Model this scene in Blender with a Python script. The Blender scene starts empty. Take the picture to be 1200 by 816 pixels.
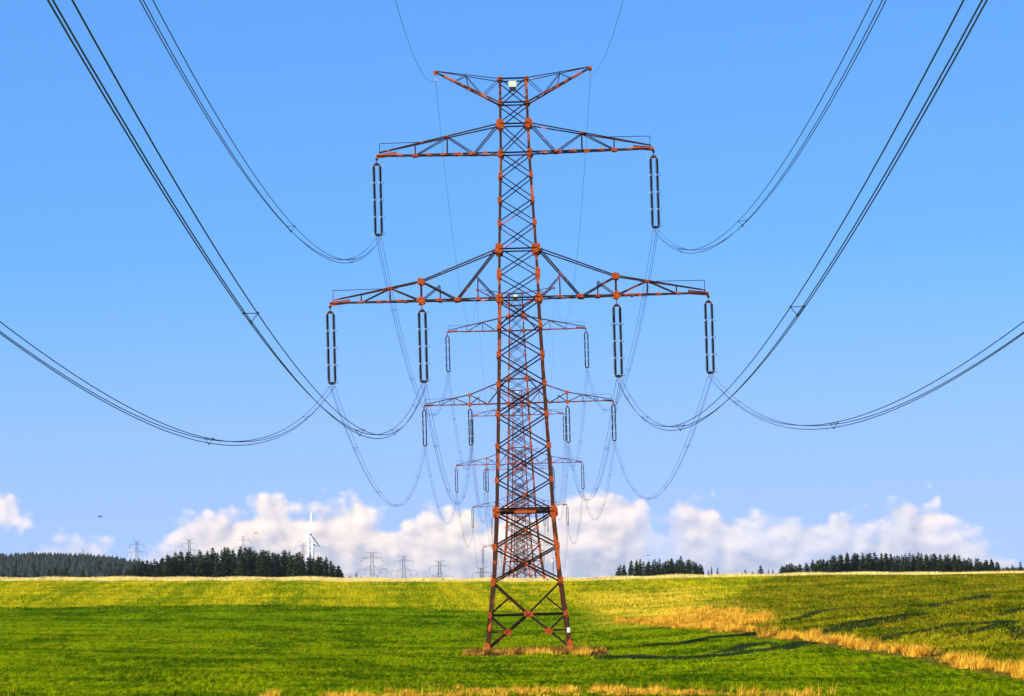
import bpy, bmesh, math, random
import numpy as np
from mathutils import Vector, Matrix

random.seed(7)
rng = np.random.default_rng(7)
C = bpy.context.scene.collection
scene = bpy.context.scene
R = math.radians

# ------------------------------------------------------------------ camera
cam_data = bpy.data.cameras.new("camera")
cam = bpy.data.objects.new("camera", cam_data)
C.objects.link(cam)
cam_data.sensor_width = 36.0
cam_data.lens = 36.0 * 5180 / 1200
cam_data.clip_start = 0.5
cam_data.clip_end = 60000
vd = Vector((-1.96, 5180, 262.2)).normalized()
r0 = vd.cross(Vector((0, 0, 1))).normalized()
u0 = r0.cross(vd).normalized()
th = 0.028
rt = r0 * math.cos(th) - u0 * math.sin(th)
up = r0 * math.sin(th) + u0 * math.cos(th)
m = Matrix(((rt.x, up.x, -vd.x, -0.54), (rt.y, up.y, -vd.y, 0), (rt.z, up.z, -vd.z, 0), (0, 0, 0, 1)))
cam.matrix_world = m
scene.camera = cam

# ------------------------------------------------------------------ sun, sky, exposure
SUN_DIR = Vector((0.90, 0.436, 0)).normalized()       # the way the shadows run
SUN_EL = R(37)
sun_data = bpy.data.lights.new("sun", 'SUN')
sun_data.energy = 4.6
sun_data.angle = R(0.4)
sun_data.color = (1.0, 0.93, 0.80)
sun = bpy.data.objects.new("sun", sun_data)
C.objects.link(sun)
ld = Vector((SUN_DIR.x * math.cos(SUN_EL), SUN_DIR.y * math.cos(SUN_EL), -math.sin(SUN_EL)))
sun.rotation_euler = ld.to_track_quat('-Z', 'Y').to_euler()
scene.view_settings.view_transform = 'Standard'
scene.view_settings.look = 'None'
scene.view_settings.exposure = 0.95
scene.view_settings.gamma = 1.0
scene.cycles.volume_bounces = 1
scene.cycles.max_bounces = 6

world = bpy.data.worlds.new("World")
scene.world = world
world.use_nodes = True


class NT:
    """small helper for node graphs"""
    def __init__(self, nt):
        self.nt = nt; nt.nodes.clear()

    def n(self, t, **kw):
        nd = self.nt.nodes.new(t)
        for k, v in kw.items():
            setattr(nd, k, v)
        return nd

    def put(self, sock, v):
        if v is None:
            return
        if isinstance(v, bpy.types.NodeSocket):
            self.nt.links.new(v, sock)
        else:
            if hasattr(sock, 'default_value'):
                try:
                    sock.default_value = v
                except Exception:
                    sock.default_value = (v, v, v)

    def m(self, op, a, b=None, c=None, clamp=False):
        nd = self.n('ShaderNodeMath', operation=op, use_clamp=clamp)
        self.put(nd.inputs[0], a); self.put(nd.inputs[1], b); self.put(nd.inputs[2], c)
        return nd.outputs[0]

    def vm(self, op, a, b=None):
        nd = self.n('ShaderNodeVectorMath', operation=op)
        self.put(nd.inputs[0], a); self.put(nd.inputs[1], b)
        return nd.outputs[0]

    def xyz(self, x, y, z):
        nd = self.n('ShaderNodeCombineXYZ')
        self.put(nd.inputs[0], x); self.put(nd.inputs[1], y); self.put(nd.inputs[2], z)
        return nd.outputs[0]

    def sep(self, v):
        nd = self.n('ShaderNodeSeparateXYZ'); self.put(nd.inputs[0], v)
        return nd.outputs[0], nd.outputs[1], nd.outputs[2]

    def noise(self, vec, scale, detail=4, rough=0.5, lac=2.0, dist=0.0, flat=False):
        nd = self.n('ShaderNodeTexNoise', noise_dimensions='2D' if flat else '3D')
        nd.inputs['Scale'].default_value = scale; nd.inputs['Detail'].default_value = detail
        nd.inputs['Roughness'].default_value = rough; nd.inputs['Lacunarity'].default_value = lac
        nd.inputs['Distortion'].default_value = dist
        self.put(nd.inputs['Vector'], vec)
        return nd.outputs['Fac']

    def noise2(self, vec, scale, detail=4, rough=0.5):
        return self.noise(vec, scale, detail, rough, flat=True)

    def ss(self, v, a, b):
        nd = self.n('ShaderNodeMapRange', interpolation_type='SMOOTHSTEP')
        self.put(nd.inputs['Value'], v)
        self.put(nd.inputs['From Min'], a); self.put(nd.inputs['From Max'], b)
        nd.inputs['To Min'].default_value = 0; nd.inputs['To Max'].default_value = 1
        return nd.outputs['Result']

    def mix(self, f, a, b):
        nd = self.n('ShaderNodeMix', data_type='RGBA')
        self.put(nd.inputs[0], f)
        for s, v in ((nd.inputs[6], a), (nd.inputs[7], b)):
            if isinstance(v, tuple):
                v = tuple(v) + ((1,) if len(v) == 3 else ())
            self.put(s, v)
        return nd.outputs[2]

    def curve(self, v, pts, x0, x1, y0, y1):
        """piecewise smooth function of v given as points, by a float curve"""
        nd = self.n('ShaderNodeFloatCurve')
        cm = nd.mapping.curves[0]
        q = [((x - x0) / (x1 - x0), (y - y0) / (y1 - y0)) for x, y in pts]
        cm.points[0].location = q[0]; cm.points[1].location = q[-1]
        for p in q[1:-1]:
            cm.points.new(*p)
        nd.mapping.update()
        self.put(nd.inputs['Value'], self.m('DIVIDE', self.m('SUBTRACT', v, x0), x1 - x0, clamp=True))
        return self.m('MULTIPLY_ADD', nd.outputs[0], y1 - y0, y0)


def build_world():
    g = NT(world.node_tree)
    tc = g.n('ShaderNodeTexCoord')
    d = tc.outputs['Generated']
    x, y, z = g.sep(d)
    sky = g.n('ShaderNodeTexSky', sky_type='NISHITA')
    sky.sun_disc = False
    sky.sun_elevation = SUN_EL
    sky.sun_rotation = math.atan2(-SUN_DIR.x, -SUN_DIR.y)
    sky.altitude = 600; sky.air_density = 1.0; sky.dust_density = 0.3; sky.ozone_density = 3.0
    # deeper blue sooner above the horizon, as on a very clear dry day
    zz = g.m('ADD', g.m('MULTIPLY', g.m('MAXIMUM', z, 0.0), SKY_Z), 0.17)
    g.put(sky.inputs[0], g.vm('NORMALIZE', g.xyz(x, y, zz)))
    skyc = g.n('ShaderNodeHueSaturation')
    skyc.inputs['Saturation'].default_value = SKY_SAT
    skyc.inputs['Value'].default_value = SKY_VAL
    skyc.inputs['Hue'].default_value = SKY_HUE
    g.put(skyc.inputs['Color'], sky.outputs[0])
    skyc = g.vm('MULTIPLY', skyc.outputs[0], SKY_GAIN)
    K = 5180.0
    az = g.m('MULTIPLY', g.m('ARCTAN2', x, y), K)
    el = g.m('MULTIPLY', g.m('ARCSINE', z), K)
    prof = [(-700, 80), (-640, 70), (-590, 44), (-558, 64), (-527, 70), (-498, 60), (-473, 47), (-448, 50), (-418, 60), (-392, 78), (-357, 90),
            (-317, 97), (-282, 110), (-262, 92), (-242, 92), (-217, 104), (-182, 98), (-152, 76), (-122, 78), (-97, 87), (-40, 80), (33, 84),
            (53, 96), (93, 101), (132, 98), (152, 82), (167, 60), (178, 72), (190, 86), (218, 88), (243, 75), (273, 74), (313, 63), (352, 59), (378, 68),
            (402, 60), (422, 60), (443, 80), (473, 86), (498, 70), (515, 50), (542, 30), (571, 10), (640, -10), (700, 30)]
    T = g.curve(az, prof, -700, 700, -20, 120)
    outside = g.ss(g.m('ABSOLUTE', az), 640, 900)
    wide = g.m('MULTIPLY', g.noise(g.xyz(az, 0.0, 3.0), 0.0016, 3, 0.55), 190)
    Tn = g.n('ShaderNodeMix', data_type='FLOAT')
    g.put(Tn.inputs[0], outside); g.put(Tn.inputs[2], T); g.put(Tn.inputs[3], g.m('SUBTRACT', wide, 30.0))
    T = Tn.outputs[0]
    str_pts = [(-700, .5), (-600, .5), (-470, .5), (-400, .8), (-340, 1), (110, 1), (150, .6), (167, .42), (185, .6), (215, .85), (330, .72), (430, .72), (480, .85), (560, .7), (700, .8)]
    S = g.curve(az, str_pts, -700, 700, 0, 1)
    # domain warp, billows
    P = g.xyz(g.m('DIVIDE', az, 46.0), g.m('DIVIDE', el, 36.0), 0.0)

    def puff(v, det):
        vo = g.n('ShaderNodeTexVoronoi', feature='SMOOTH_F1', voronoi_dimensions='2D')
        vo.inputs['Scale'].default_value = 1.5
        vo.inputs['Smoothness'].default_value = 0.8
        vo.inputs['Detail'].default_value = 1.5
        g.put(vo.inputs['Vector'], v)
        b = g.m('SUBTRACT', 1.0, vo.outputs['Distance'])
        return g.m('ADD', g.m('MULTIPLY', g.noise(v, 0.9, det, 0.56, flat=True), 0.62), g.m('MULTIPLY', b, 0.38))
    n1 = puff(P, 8)
    q1 = puff(P, 3)
    q2 = puff(g.vm('ADD', P, (-0.20, 0.26, 0.0)), 3)
    dens = g.m('ADD', g.m('DIVIDE', g.m('SUBTRACT', T, g.m('SUBTRACT', el, 5.0)), 20.0), g.m('MULTIPLY', g.m('SUBTRACT', n1, 0.60), 3.7))
    # the small cloud standing alone at the left
    bx = g.m('DIVIDE', g.m('ADD', az, 604.0), 44.0)
    by = g.m('DIVIDE', g.m('SUBTRACT', el, 84.0), 28.0)
    br = g.m('SQRT', g.m('ADD', g.m('MULTIPLY', bx, bx), g.m('MULTIPLY', by, by)))
    dens2 = g.m('ADD', g.m('MULTIPLY', g.m('SUBTRACT', 1.0, br), 1.6), g.m('MULTIPLY', g.m('SUBTRACT', n1, 0.5), 3.4))
    a1 = g.m('MULTIPLY', g.ss(dens, 0.0, 1.0), S)
    a2 = g.m('MULTIPLY', g.ss(dens2, 0.0, 1.0), 0.85)
    alpha = g.m('MAXIMUM', a1, a2)
    # inside the bank the density varies again so that the sky shows through in places
    thin = g.ss(g.noise(g.xyz(g.m('DIVIDE', az, 120.0), g.m('DIVIDE', el, 60.0), 7.0), 1.0, 5, 0.55), 0.36, 0.58)
    alpha = g.m('MULTIPLY', alpha, g.m('MULTIPLY_ADD', thin, 0.20, 0.80))
    # the bank pales out into the haze at its foot
    base = g.ss(el, -12.0, 40.0)
    relief = g.m('ADD', g.m('MULTIPLY', g.m('SUBTRACT', q1, q2), 1.7), g.m('MULTIPLY', g.m('SUBTRACT', thin, 0.5), -0.22))
    lit = g.m('ADD', g.m('MULTIPLY_ADD', base, 0.34, 0.06), relief)
    edge = g.ss(g.m('MAXIMUM', dens, dens2), 4.5, 1.0)
    lit = g.m('ADD', lit, g.m('MULTIPLY', edge, 0.34), clamp=True)
    cc = g.mix(lit, (4.8, 5.1, 6.5), (11.2, 9.6, 8.8))
    cs = g.vm('MULTIPLY', cc, (CL, CL, CL))
    hz = g.ss(el, 420.0, -30.0)
    skyh = g.mix(g.m('MULTIPLY', hz, 0.75), skyc, (2.35, 2.98, 4.95))
    # below the horizon the world is the colour of far country
    col = g.mix(alpha, skyh, cs)
    below = g.ss(z, -0.004, -0.03)
    col = g.mix(below, col, (0.9, 1.1, 0.7))
    bg = g.n('ShaderNodeBackground'); bg.inputs['Strength'].default_value = 0.1
    g.put(bg.inputs['Color'], col)
    out = g.n('ShaderNodeOutputWorld')
    g.nt.links.new(bg.outputs[0], out.inputs[0])


SKY_SAT, SKY_VAL, SKY_HUE, CL = 1.25, 1.0, 0.5, 0.54
SKY_Z = 1.1
SKY_GAIN = (1.0, 1.07, 1.21)
build_world()
world.cycles.sampling_method = 'MANUAL'
world.cycles.sample_map_resolution = 256

# ------------------------------------------------------------------ helpers
def tag(o, label=None, cat=None, group=None, kind=None):
    if label: o['label'] = label
    if cat: o['category'] = cat
    if group: o['group'] = group
    if kind: o['kind'] = kind
    return o


def empty(name, loc, label=None, cat=None, group=None, rz=0.0):
    o = bpy.data.objects.new(name, None); C.objects.link(o)
    o.location = loc; o.rotation_euler = (0, 0, rz); o.empty_display_size = 0.5
    return tag(o, label, cat, group)


def np_mesh(name, verts, faces, mats, smooth=False, mat_idx=None):
    """verts (n,3), faces (m,k) with constant k"""
    verts = np.asarray(verts, np.float32); faces = np.asarray(faces, np.int32)
    me = bpy.data.meshes.new(name)
    me.vertices.add(len(verts)); me.vertices.foreach_set('co', verts.ravel())
    k = faces.shape[1]
    me.loops.add(faces.size); me.loops.foreach_set('vertex_index', faces.ravel())
    me.polygons.add(len(faces))
    me.polygons.foreach_set('loop_start', np.arange(0, faces.size, k, dtype=np.int32))
    if smooth:
        me.polygons.foreach_set('use_smooth', np.ones(len(faces), bool))
    if mat_idx is not None:
        me.polygons.foreach_set('material_index', np.asarray(mat_idx, np.int32))
    for mt in (mats if isinstance(mats, (list, tuple)) else [mats]):
        me.materials.append(mt)
    me.update(calc_edges=True)
    return me


class MB:
    """collects shapes into one mesh"""
    def __init__(self):
        self.v = []; self.f = []

    def add(self, vs, fs):
        k = len(self.v)
        self.v += [tuple(p) for p in vs]
        self.f += [tuple(i + k for i in f) for f in fs]

    def prism(self, sec0, sec1, closed=True):
        n = len(sec0)
        fs = [(i, (i + 1) % n, n + (i + 1) % n, n + i) for i in range(n)]
        fs += [tuple(range(n))[::-1], tuple(range(n, 2 * n))]
        self.add(list(sec0) + list(sec1), fs)

    def angle(self, a, b, s, ref=(0, 0, 1), t=None):
        """an L-section bar from a to b with flanges s wide"""
        a = Vector(a); b = Vector(b); d = (b - a).normalized()
        r = Vector(ref)
        if abs(d.dot(r)) > 0.95: r = Vector((0, 1, 0))
        x = d.cross(r).normalized(); y = x.cross(d).normalized()
        t = t or max(s * 0.16, 0.012)
        prof = [(0, 0), (s, 0), (s, t), (t, t), (t, s), (0, s)]
        prof = [(p - s * .35, q - s * .35) for p, q in prof]
        self.prism([a + x * p + y * q for p, q in prof], [b + x * p + y * q for p, q in prof])

    def bar(self, a, b, w, h=None, ref=(0, 0, 1)):
        h = h or w
        a = Vector(a); b = Vector(b); d = (b - a).normalized()
        r = Vector(ref)
        if abs(d.dot(r)) > 0.95: r = Vector((0, 1, 0))
        x = d.cross(r).normalized() * w / 2; y = x.normalized().cross(d).normalized() * h / 2
        self.prism([a - x - y, a + x - y, a + x + y, a - x + y], [b - x - y, b + x - y, b + x + y, b - x + y])

    def box(self, c, s):
        c = Vector(c); x, y, z = s[0] / 2, s[1] / 2, s[2] / 2
        self.prism([c + Vector(q) for q in ((-x, -y, -z), (x, -y, -z), (x, y, -z), (-x, y, -z))],
                   [c + Vector(q) for q in ((-x, -y, z), (x, -y, z), (x, y, z), (-x, y, z))])

    def tube(self, pts, r, n=6):
        pts = [Vector(p) for p in pts]
        rs = r if isinstance(r, (list, tuple)) else [r] * len(pts)
        k = len(self.v); vs = []
        for i, p in enumerate(pts):
            d = (pts[min(i + 1, len(pts) - 1)] - pts[max(i - 1, 0)]).normalized()
            ref = Vector((0, 0, 1)) if abs(d.z) < 0.9 else Vector((1, 0, 0))
            x = d.cross(ref).normalized(); y = x.cross(d)
            vs += [p + (x * math.cos(2 * math.pi * j / n) + y * math.sin(2 * math.pi * j / n)) * rs[i] for j in range(n)]
        fs = []
        for i in range(len(pts) - 1):
            for j in range(n):
                a = i * n + j; b = i * n + (j + 1) % n
                fs.append((a, b, b + n, a + n))
        fs += [tuple(range(n))[::-1], tuple(range((len(pts) - 1) * n, len(pts) * n))]
        self.add(vs, fs)

    def lathe(self, prof, c=(0, 0, 0), n=10, axis='z'):
        vs = []
        for r, z in prof:
            for j in range(n):
                a = 2 * math.pi * j / n
                q = (r * math.cos(a), r * math.sin(a), z) if axis == 'z' else (r * math.cos(a), z, r * math.sin(a))
                vs.append((c[0] + q[0], c[1] + q[1], c[2] + q[2]))
        fs = []
        for i in range(len(prof) - 1):
            for j in range(n):
                a = i * n + j; b = i * n + (j + 1) % n
                fs.append((a, b, b + n, a + n))
        fs += [tuple(range(n))[::-1], tuple(range((len(prof) - 1) * n, len(prof) * n))]
        self.add(vs, fs)

    def mesh(self, name, mat, smooth=False):
        me = bpy.data.meshes.new(name)
        me.from_pydata([tuple(v) for v in self.v], [], self.f)
        for mt in (mat if isinstance(mat, (list, tuple)) else [mat]): me.materials.append(mt)
        if smooth:
            for p in me.polygons: p.use_smooth = True
        me.update()
        return me

    def build(self, name, mat, parent=None, smooth=False):
        o = bpy.data.objects.new(name, self.mesh(name, mat, smooth)); C.objects.link(o)
        if parent: o.parent = parent
        return o


def kids(o):
    return [c for c in KIDS.get(o.name, [])]


def copy_tree(o, childmap, parent=None):
    c = o.copy(); C.objects.link(c)
    if parent is not None: c.parent = parent
    for ch in childmap.get(o.name, ()):
        copy_tree(ch, childmap, c)
    return c


def child_map():
    d = {}
    for o in bpy.data.objects:
        if o.parent: d.setdefault(o.parent.name, []).append(o)
    return d


# ------------------------------------------------------------------ materials
def new_mat(name):
    mt = bpy.data.materials.new(name); mt.use_nodes = True
    g = NT(mt.node_tree)
    b = g.n('ShaderNodeBsdfPrincipled'); o = g.n('ShaderNodeOutputMaterial')
    g.nt.links.new(b.outputs[0], o.inputs[0])
    return mt, g, b


def steel(name, cover, sc, dark=(0.020, 0.009, 0.006), orange=(0.50, 0.088, 0.016), rough=0.7, rust=(0.075, 0.028, 0.014)):
    """rusty dark paint with patches of red lead showing; cover = share of orange"""
    mt, g, b = new_mat(name)
    geo = g.n('ShaderNodeNewGeometry')
    p = geo.outputs['Position']
    n1 = g.noise(g.vm('MULTIPLY', p, sc), 1.0, 4, 0.6)
    n2 = g.noise(p, 3.3, 5, 0.7)
    k = g.ss(n1, 0.64 - cover * 0.42, 0.69 - cover * 0.42)
    rust = g.mix(n2, dark, rust)
    org = g.mix(g.noise(p, 1.7, 4, 0.6), tuple(c * 0.62 for c in orange), tuple(min(c * 1.35, 1) for c in orange))
    g.put(b.inputs['Base Color'], g.mix(k, rust, org))
    b.inputs['Roughness'].default_value = rough
    b.inputs['Specular IOR Level'].default_value = 0.12
    return mt


M = {}
M['leg'] = steel('weathered_leg_steel', 0.27, (0.7, 0.7, 0.45), dark=(0.034, 0.014, 0.008), rust=(0.10, 0.034, 0.014))
M['brace'] = steel('dark_rusty_steel', 0.03, (0.3, 0.3, 0.3), dark=(0.014, 0.007, 0.006), rust=(0.060, 0.022, 0.011))
M['chord'] = steel('arm_chord_steel', 0.07, (0.8, 0.3, 0.3), dark=(0.018, 0.009, 0.007))
M['orange'] = steel('red_lead_paint', 1.0, (2, 2, 2))


def plain(name, col, rough=0.6, metal=0.0, var=0.15, sc=2.0, spec=0.5):
    mt, g, b = new_mat(name)
    geo = g.n('ShaderNodeNewGeometry')
    n = g.noise(geo.outputs['Position'], sc, 4, 0.6)
    g.put(b.inputs['Base Color'], g.mix(n, tuple(c * (1 - var) for c in col), tuple(min(c * (1 + var), 1) for c in col)))
    b.inputs['Roughness'].default_value = rough; b.inputs['Metallic'].default_value = metal
    b.inputs['Specular IOR Level'].default_value = spec
    return mt


M['wire'] = plain('weathered_aluminium_cable', (0.020, 0.020, 0.024), 0.6, 0.0, 0.3, 1.0, 0.3)
M['porcelain'] = plain('dark_brown_porcelain', (0.016, 0.010, 0.009), 0.3, 0, 0.2, 4.0, 0.4)
M['fitting'] = plain('galvanised_fitting', (0.42, 0.46, 0.55), 0.5, 0.0, 0.2, 5.0)
M['yoke'] = plain('dark_yoke_plate', (0.022, 0.015, 0.014), 0.6, 0, 0.3, 4.0)
M['white'] = plain('white_enamel', (0.80, 0.80, 0.74), 0.5, 0, 0.05, 3.0)
M['cream'] = plain('pale_yellow_enamel', (0.78, 0.78, 0.52), 0.5, 0, 0.06, 6.0)
M['turbine'] = plain('white_turbine_paint', (0.80, 0.80, 0.79), 0.4, 0, 0.02, 0.1)
M['darkgrey'] = plain('dark_grey_paint', (0.06, 0.06, 0.07), 0.6)
M['concrete'] = plain('footing_concrete', (0.33, 0.22, 0.13), 0.9, 0, 0.3, 1.5)
M['far_steel'] = plain('far_grey_steel', (0.055, 0.055, 0.065), 0.6, 0, 0.2, 0.3)
M['red'] = plain('red_paint', (0.55, 0.04, 0.03), 0.5)
M['bird'] = plain('dark_plumage', (0.02, 0.018, 0.018), 0.8)
M['bark'] = plain('spruce_bark', (0.09, 0.055, 0.035), 0.9, 0, 0.3, 1.0)


def foliage_mat(name, a, bcol, sc=0.5, trans=0.0):
    mt, g, b = new_mat(name)
    geo = g.n('ShaderNodeNewGeometry'); oi = g.n('ShaderNodeObjectInfo')
    n = g.noise(geo.outputs['Position'], sc, 5, 0.65)
    f = g.m('ADD', g.m('MULTIPLY', n, 0.7), g.m('MULTIPLY', oi.outputs['Random'], 0.35), clamp=True)
    g.put(b.inputs['Base Color'], g.mix(g.ss(f, 0.25, 0.85), a, bcol))
    b.inputs['Roughness'].default_value = 0.75
    b.inputs['Specular IOR Level'].default_value = 0.15
    return mt


M['spruce'] = foliage_mat('spruce_needles', (0.004, 0.008, 0.003), (0.015, 0.027, 0.005), 0.6)
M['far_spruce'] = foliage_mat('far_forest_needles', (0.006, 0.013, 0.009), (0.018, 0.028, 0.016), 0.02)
M['far_hill'] = foliage_mat('forest_floor', (0.02, 0.03, 0.015), (0.05, 0.05, 0.03), 0.01)

# ------------------------------------------------------------------ terrain height
TU = np.array([0, 300, 600, 900, 1200.])
ROWS = [(200, [133, 140, 147.5, 155, 163]), (247, [103, 113, 127, 132, 134]), (300, [84, 96, 109.5, 104, 88]),
        (350, [66, 82, 95, 84, 60]), (430, [42, 54, 66, 54, 43]), (520, [25, 32, 42, 36, 31]), (620, [3, 12, 20, 19, 22]),
        (710, [-8, 0, 9.8, 12.3, 18.6]), (800, [-5, 2, 11, 13.5, 20]), (1050, [3, 8, 12.3, 18, 26]), (1400, [22, 24, 27, 31, 38]),
        (1750, [36, 42, 53, 60, 64]), (2100, [50, 60, 74, 76, 78])]
YR = np.array([0, 100] + [r[0] for r in ROWS] + [2800, 4000, 20000.])
XG = np.linspace(-420, 420, 561)


def terr_row(Y, p):
    X = (TU - 609.3) * Y / 5180.; H = -np.array(p) * Y / 5180.
    m_ = np.gradient(H, X)
    x = np.clip(XG, X[0], X[-1]); i = np.clip(np.searchsorted(X, x) - 1, 0, len(X) - 2)
    h = X[i + 1] - X[i]; t = (x - X[i]) / h
    z = (2*t**3 - 3*t**2 + 1) * H[i] + (t**3 - 2*t**2 + t) * h * m_[i] + (-2*t**3 + 3*t**2) * H[i + 1] + (t**3 - t**2) * h * m_[i + 1]
    over = XG - x
    return z + (over < 0) * m_[0] * np.maximum(over, -60) * .5 + (over > 0) * m_[-1] * np.minimum(over, 60) * .5


TT = np.array([np.full(XG.shape, -1.7), np.full(XG.shape, -3.9) + XG.clip(-60, 60) * -.008]
              + [terr_row(a, b) for a, b in ROWS] + [np.full(XG.shape, -31.)] * 3)


def gz(X, Y):
    X = np.asarray(X, float); Y = np.asarray(Y, float)
    y = np.clip(Y, 0, 19999); i = np.clip(np.searchsorted(YR, y, 'right') - 1, 0, len(YR) - 2)
    xi = np.clip((X - XG[0]) / (XG[1] - XG[0]), 0, len(XG) - 1.001); j = xi.astype(int); fx = xi - j
    g = lambda k: TT[k, j] * (1 - fx) + TT[k, j + 1] * fx
    z0, z1 = g(i), g(i + 1); h = YR[i + 1] - YR[i]; im = np.maximum(i - 1, 0); ip = np.minimum(i + 2, len(YR) - 1)
    d = (z1 - z0) / h
    m0 = np.where(i > 0, ((z0 - g(im)) / np.maximum(YR[i] - YR[im], 1) * h + d * (YR[i] - YR[im])) / np.maximum(YR[i + 1] - YR[im], 1), d)
    h2 = YR[ip] - YR[i + 1]
    m1 = np.where(ip > i + 1, ((g(ip) - z1) / np.maximum(h2, 1) * h + d * h2) / np.maximum(h2 + h, 1), d)
    t = (y - YR[i]) / h
    return (2*t**3 - 3*t**2 + 1) * z0 + (t**3 - 2*t**2 + t) * h * m0 + (-2*t**3 + 3*t**2) * z1 + (t**3 - t**2) * h * m1


def hill_a(X, Y):            # the wooded ridge at the far left
    X = np.asarray(X, float); Y = np.asarray(Y, float)
    prof = np.interp(X, [-2600, -1900, -1200, -800, -588, -549, -515, -482, -458, -440, -400, -330],
                     [-33, -5, 14, 20, 20, 19, 17, 14, 10, 3, -10, -33])
    t = np.clip((Y - 4500) / 560, 0, 1); s = t * t * (3 - 2 * t)
    t2 = np.clip((Y - 5250) / 500, 0, 1); s2 = 1 - t2 * t2 * (3 - 2 * t2)
    return -33 + (prof + 33) * s * s2


def hill_b(X, Y):            # the open rise behind it that carries the far line and the turbines
    X = np.asarray(X, float); Y = np.asarray(Y, float)
    prof = np.interp(X, [-2600, -2000, -1200, -700, -600, -420, -330, -270, -200, -120], [-33, -10, 10, 14, 17, 18, 8, -6, -22, -33])
    t = np.clip((Y - 5500) / 900, 0, 1); s = t * t * (3 - 2 * t)
    t2 = np.clip((Y - 7200) / 900, 0, 1); s2 = 1 - t2 * t2 * (3 - 2 * t2)
    return -33 + (prof + 33) * s * s2


# ------------------------------------------------------------------ ground colours
HEDGE = [(-30, 520), (-8, 470), (4, 440), (9, 426), (15.3, 389), (18.2, 360), (19.6, 335), (20.8, 311), (22.6, 288), (24.2, 270), (26.3, 237), (28.5, 205), (31, 160), (34, 100), (36, 0)]


def hedge_x(Y):
    ys = [p[1] for p in HEDGE][::-1]; xs = [p[0] for p in HEDGE][::-1]
    return np.interp(Y, ys, xs)


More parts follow.
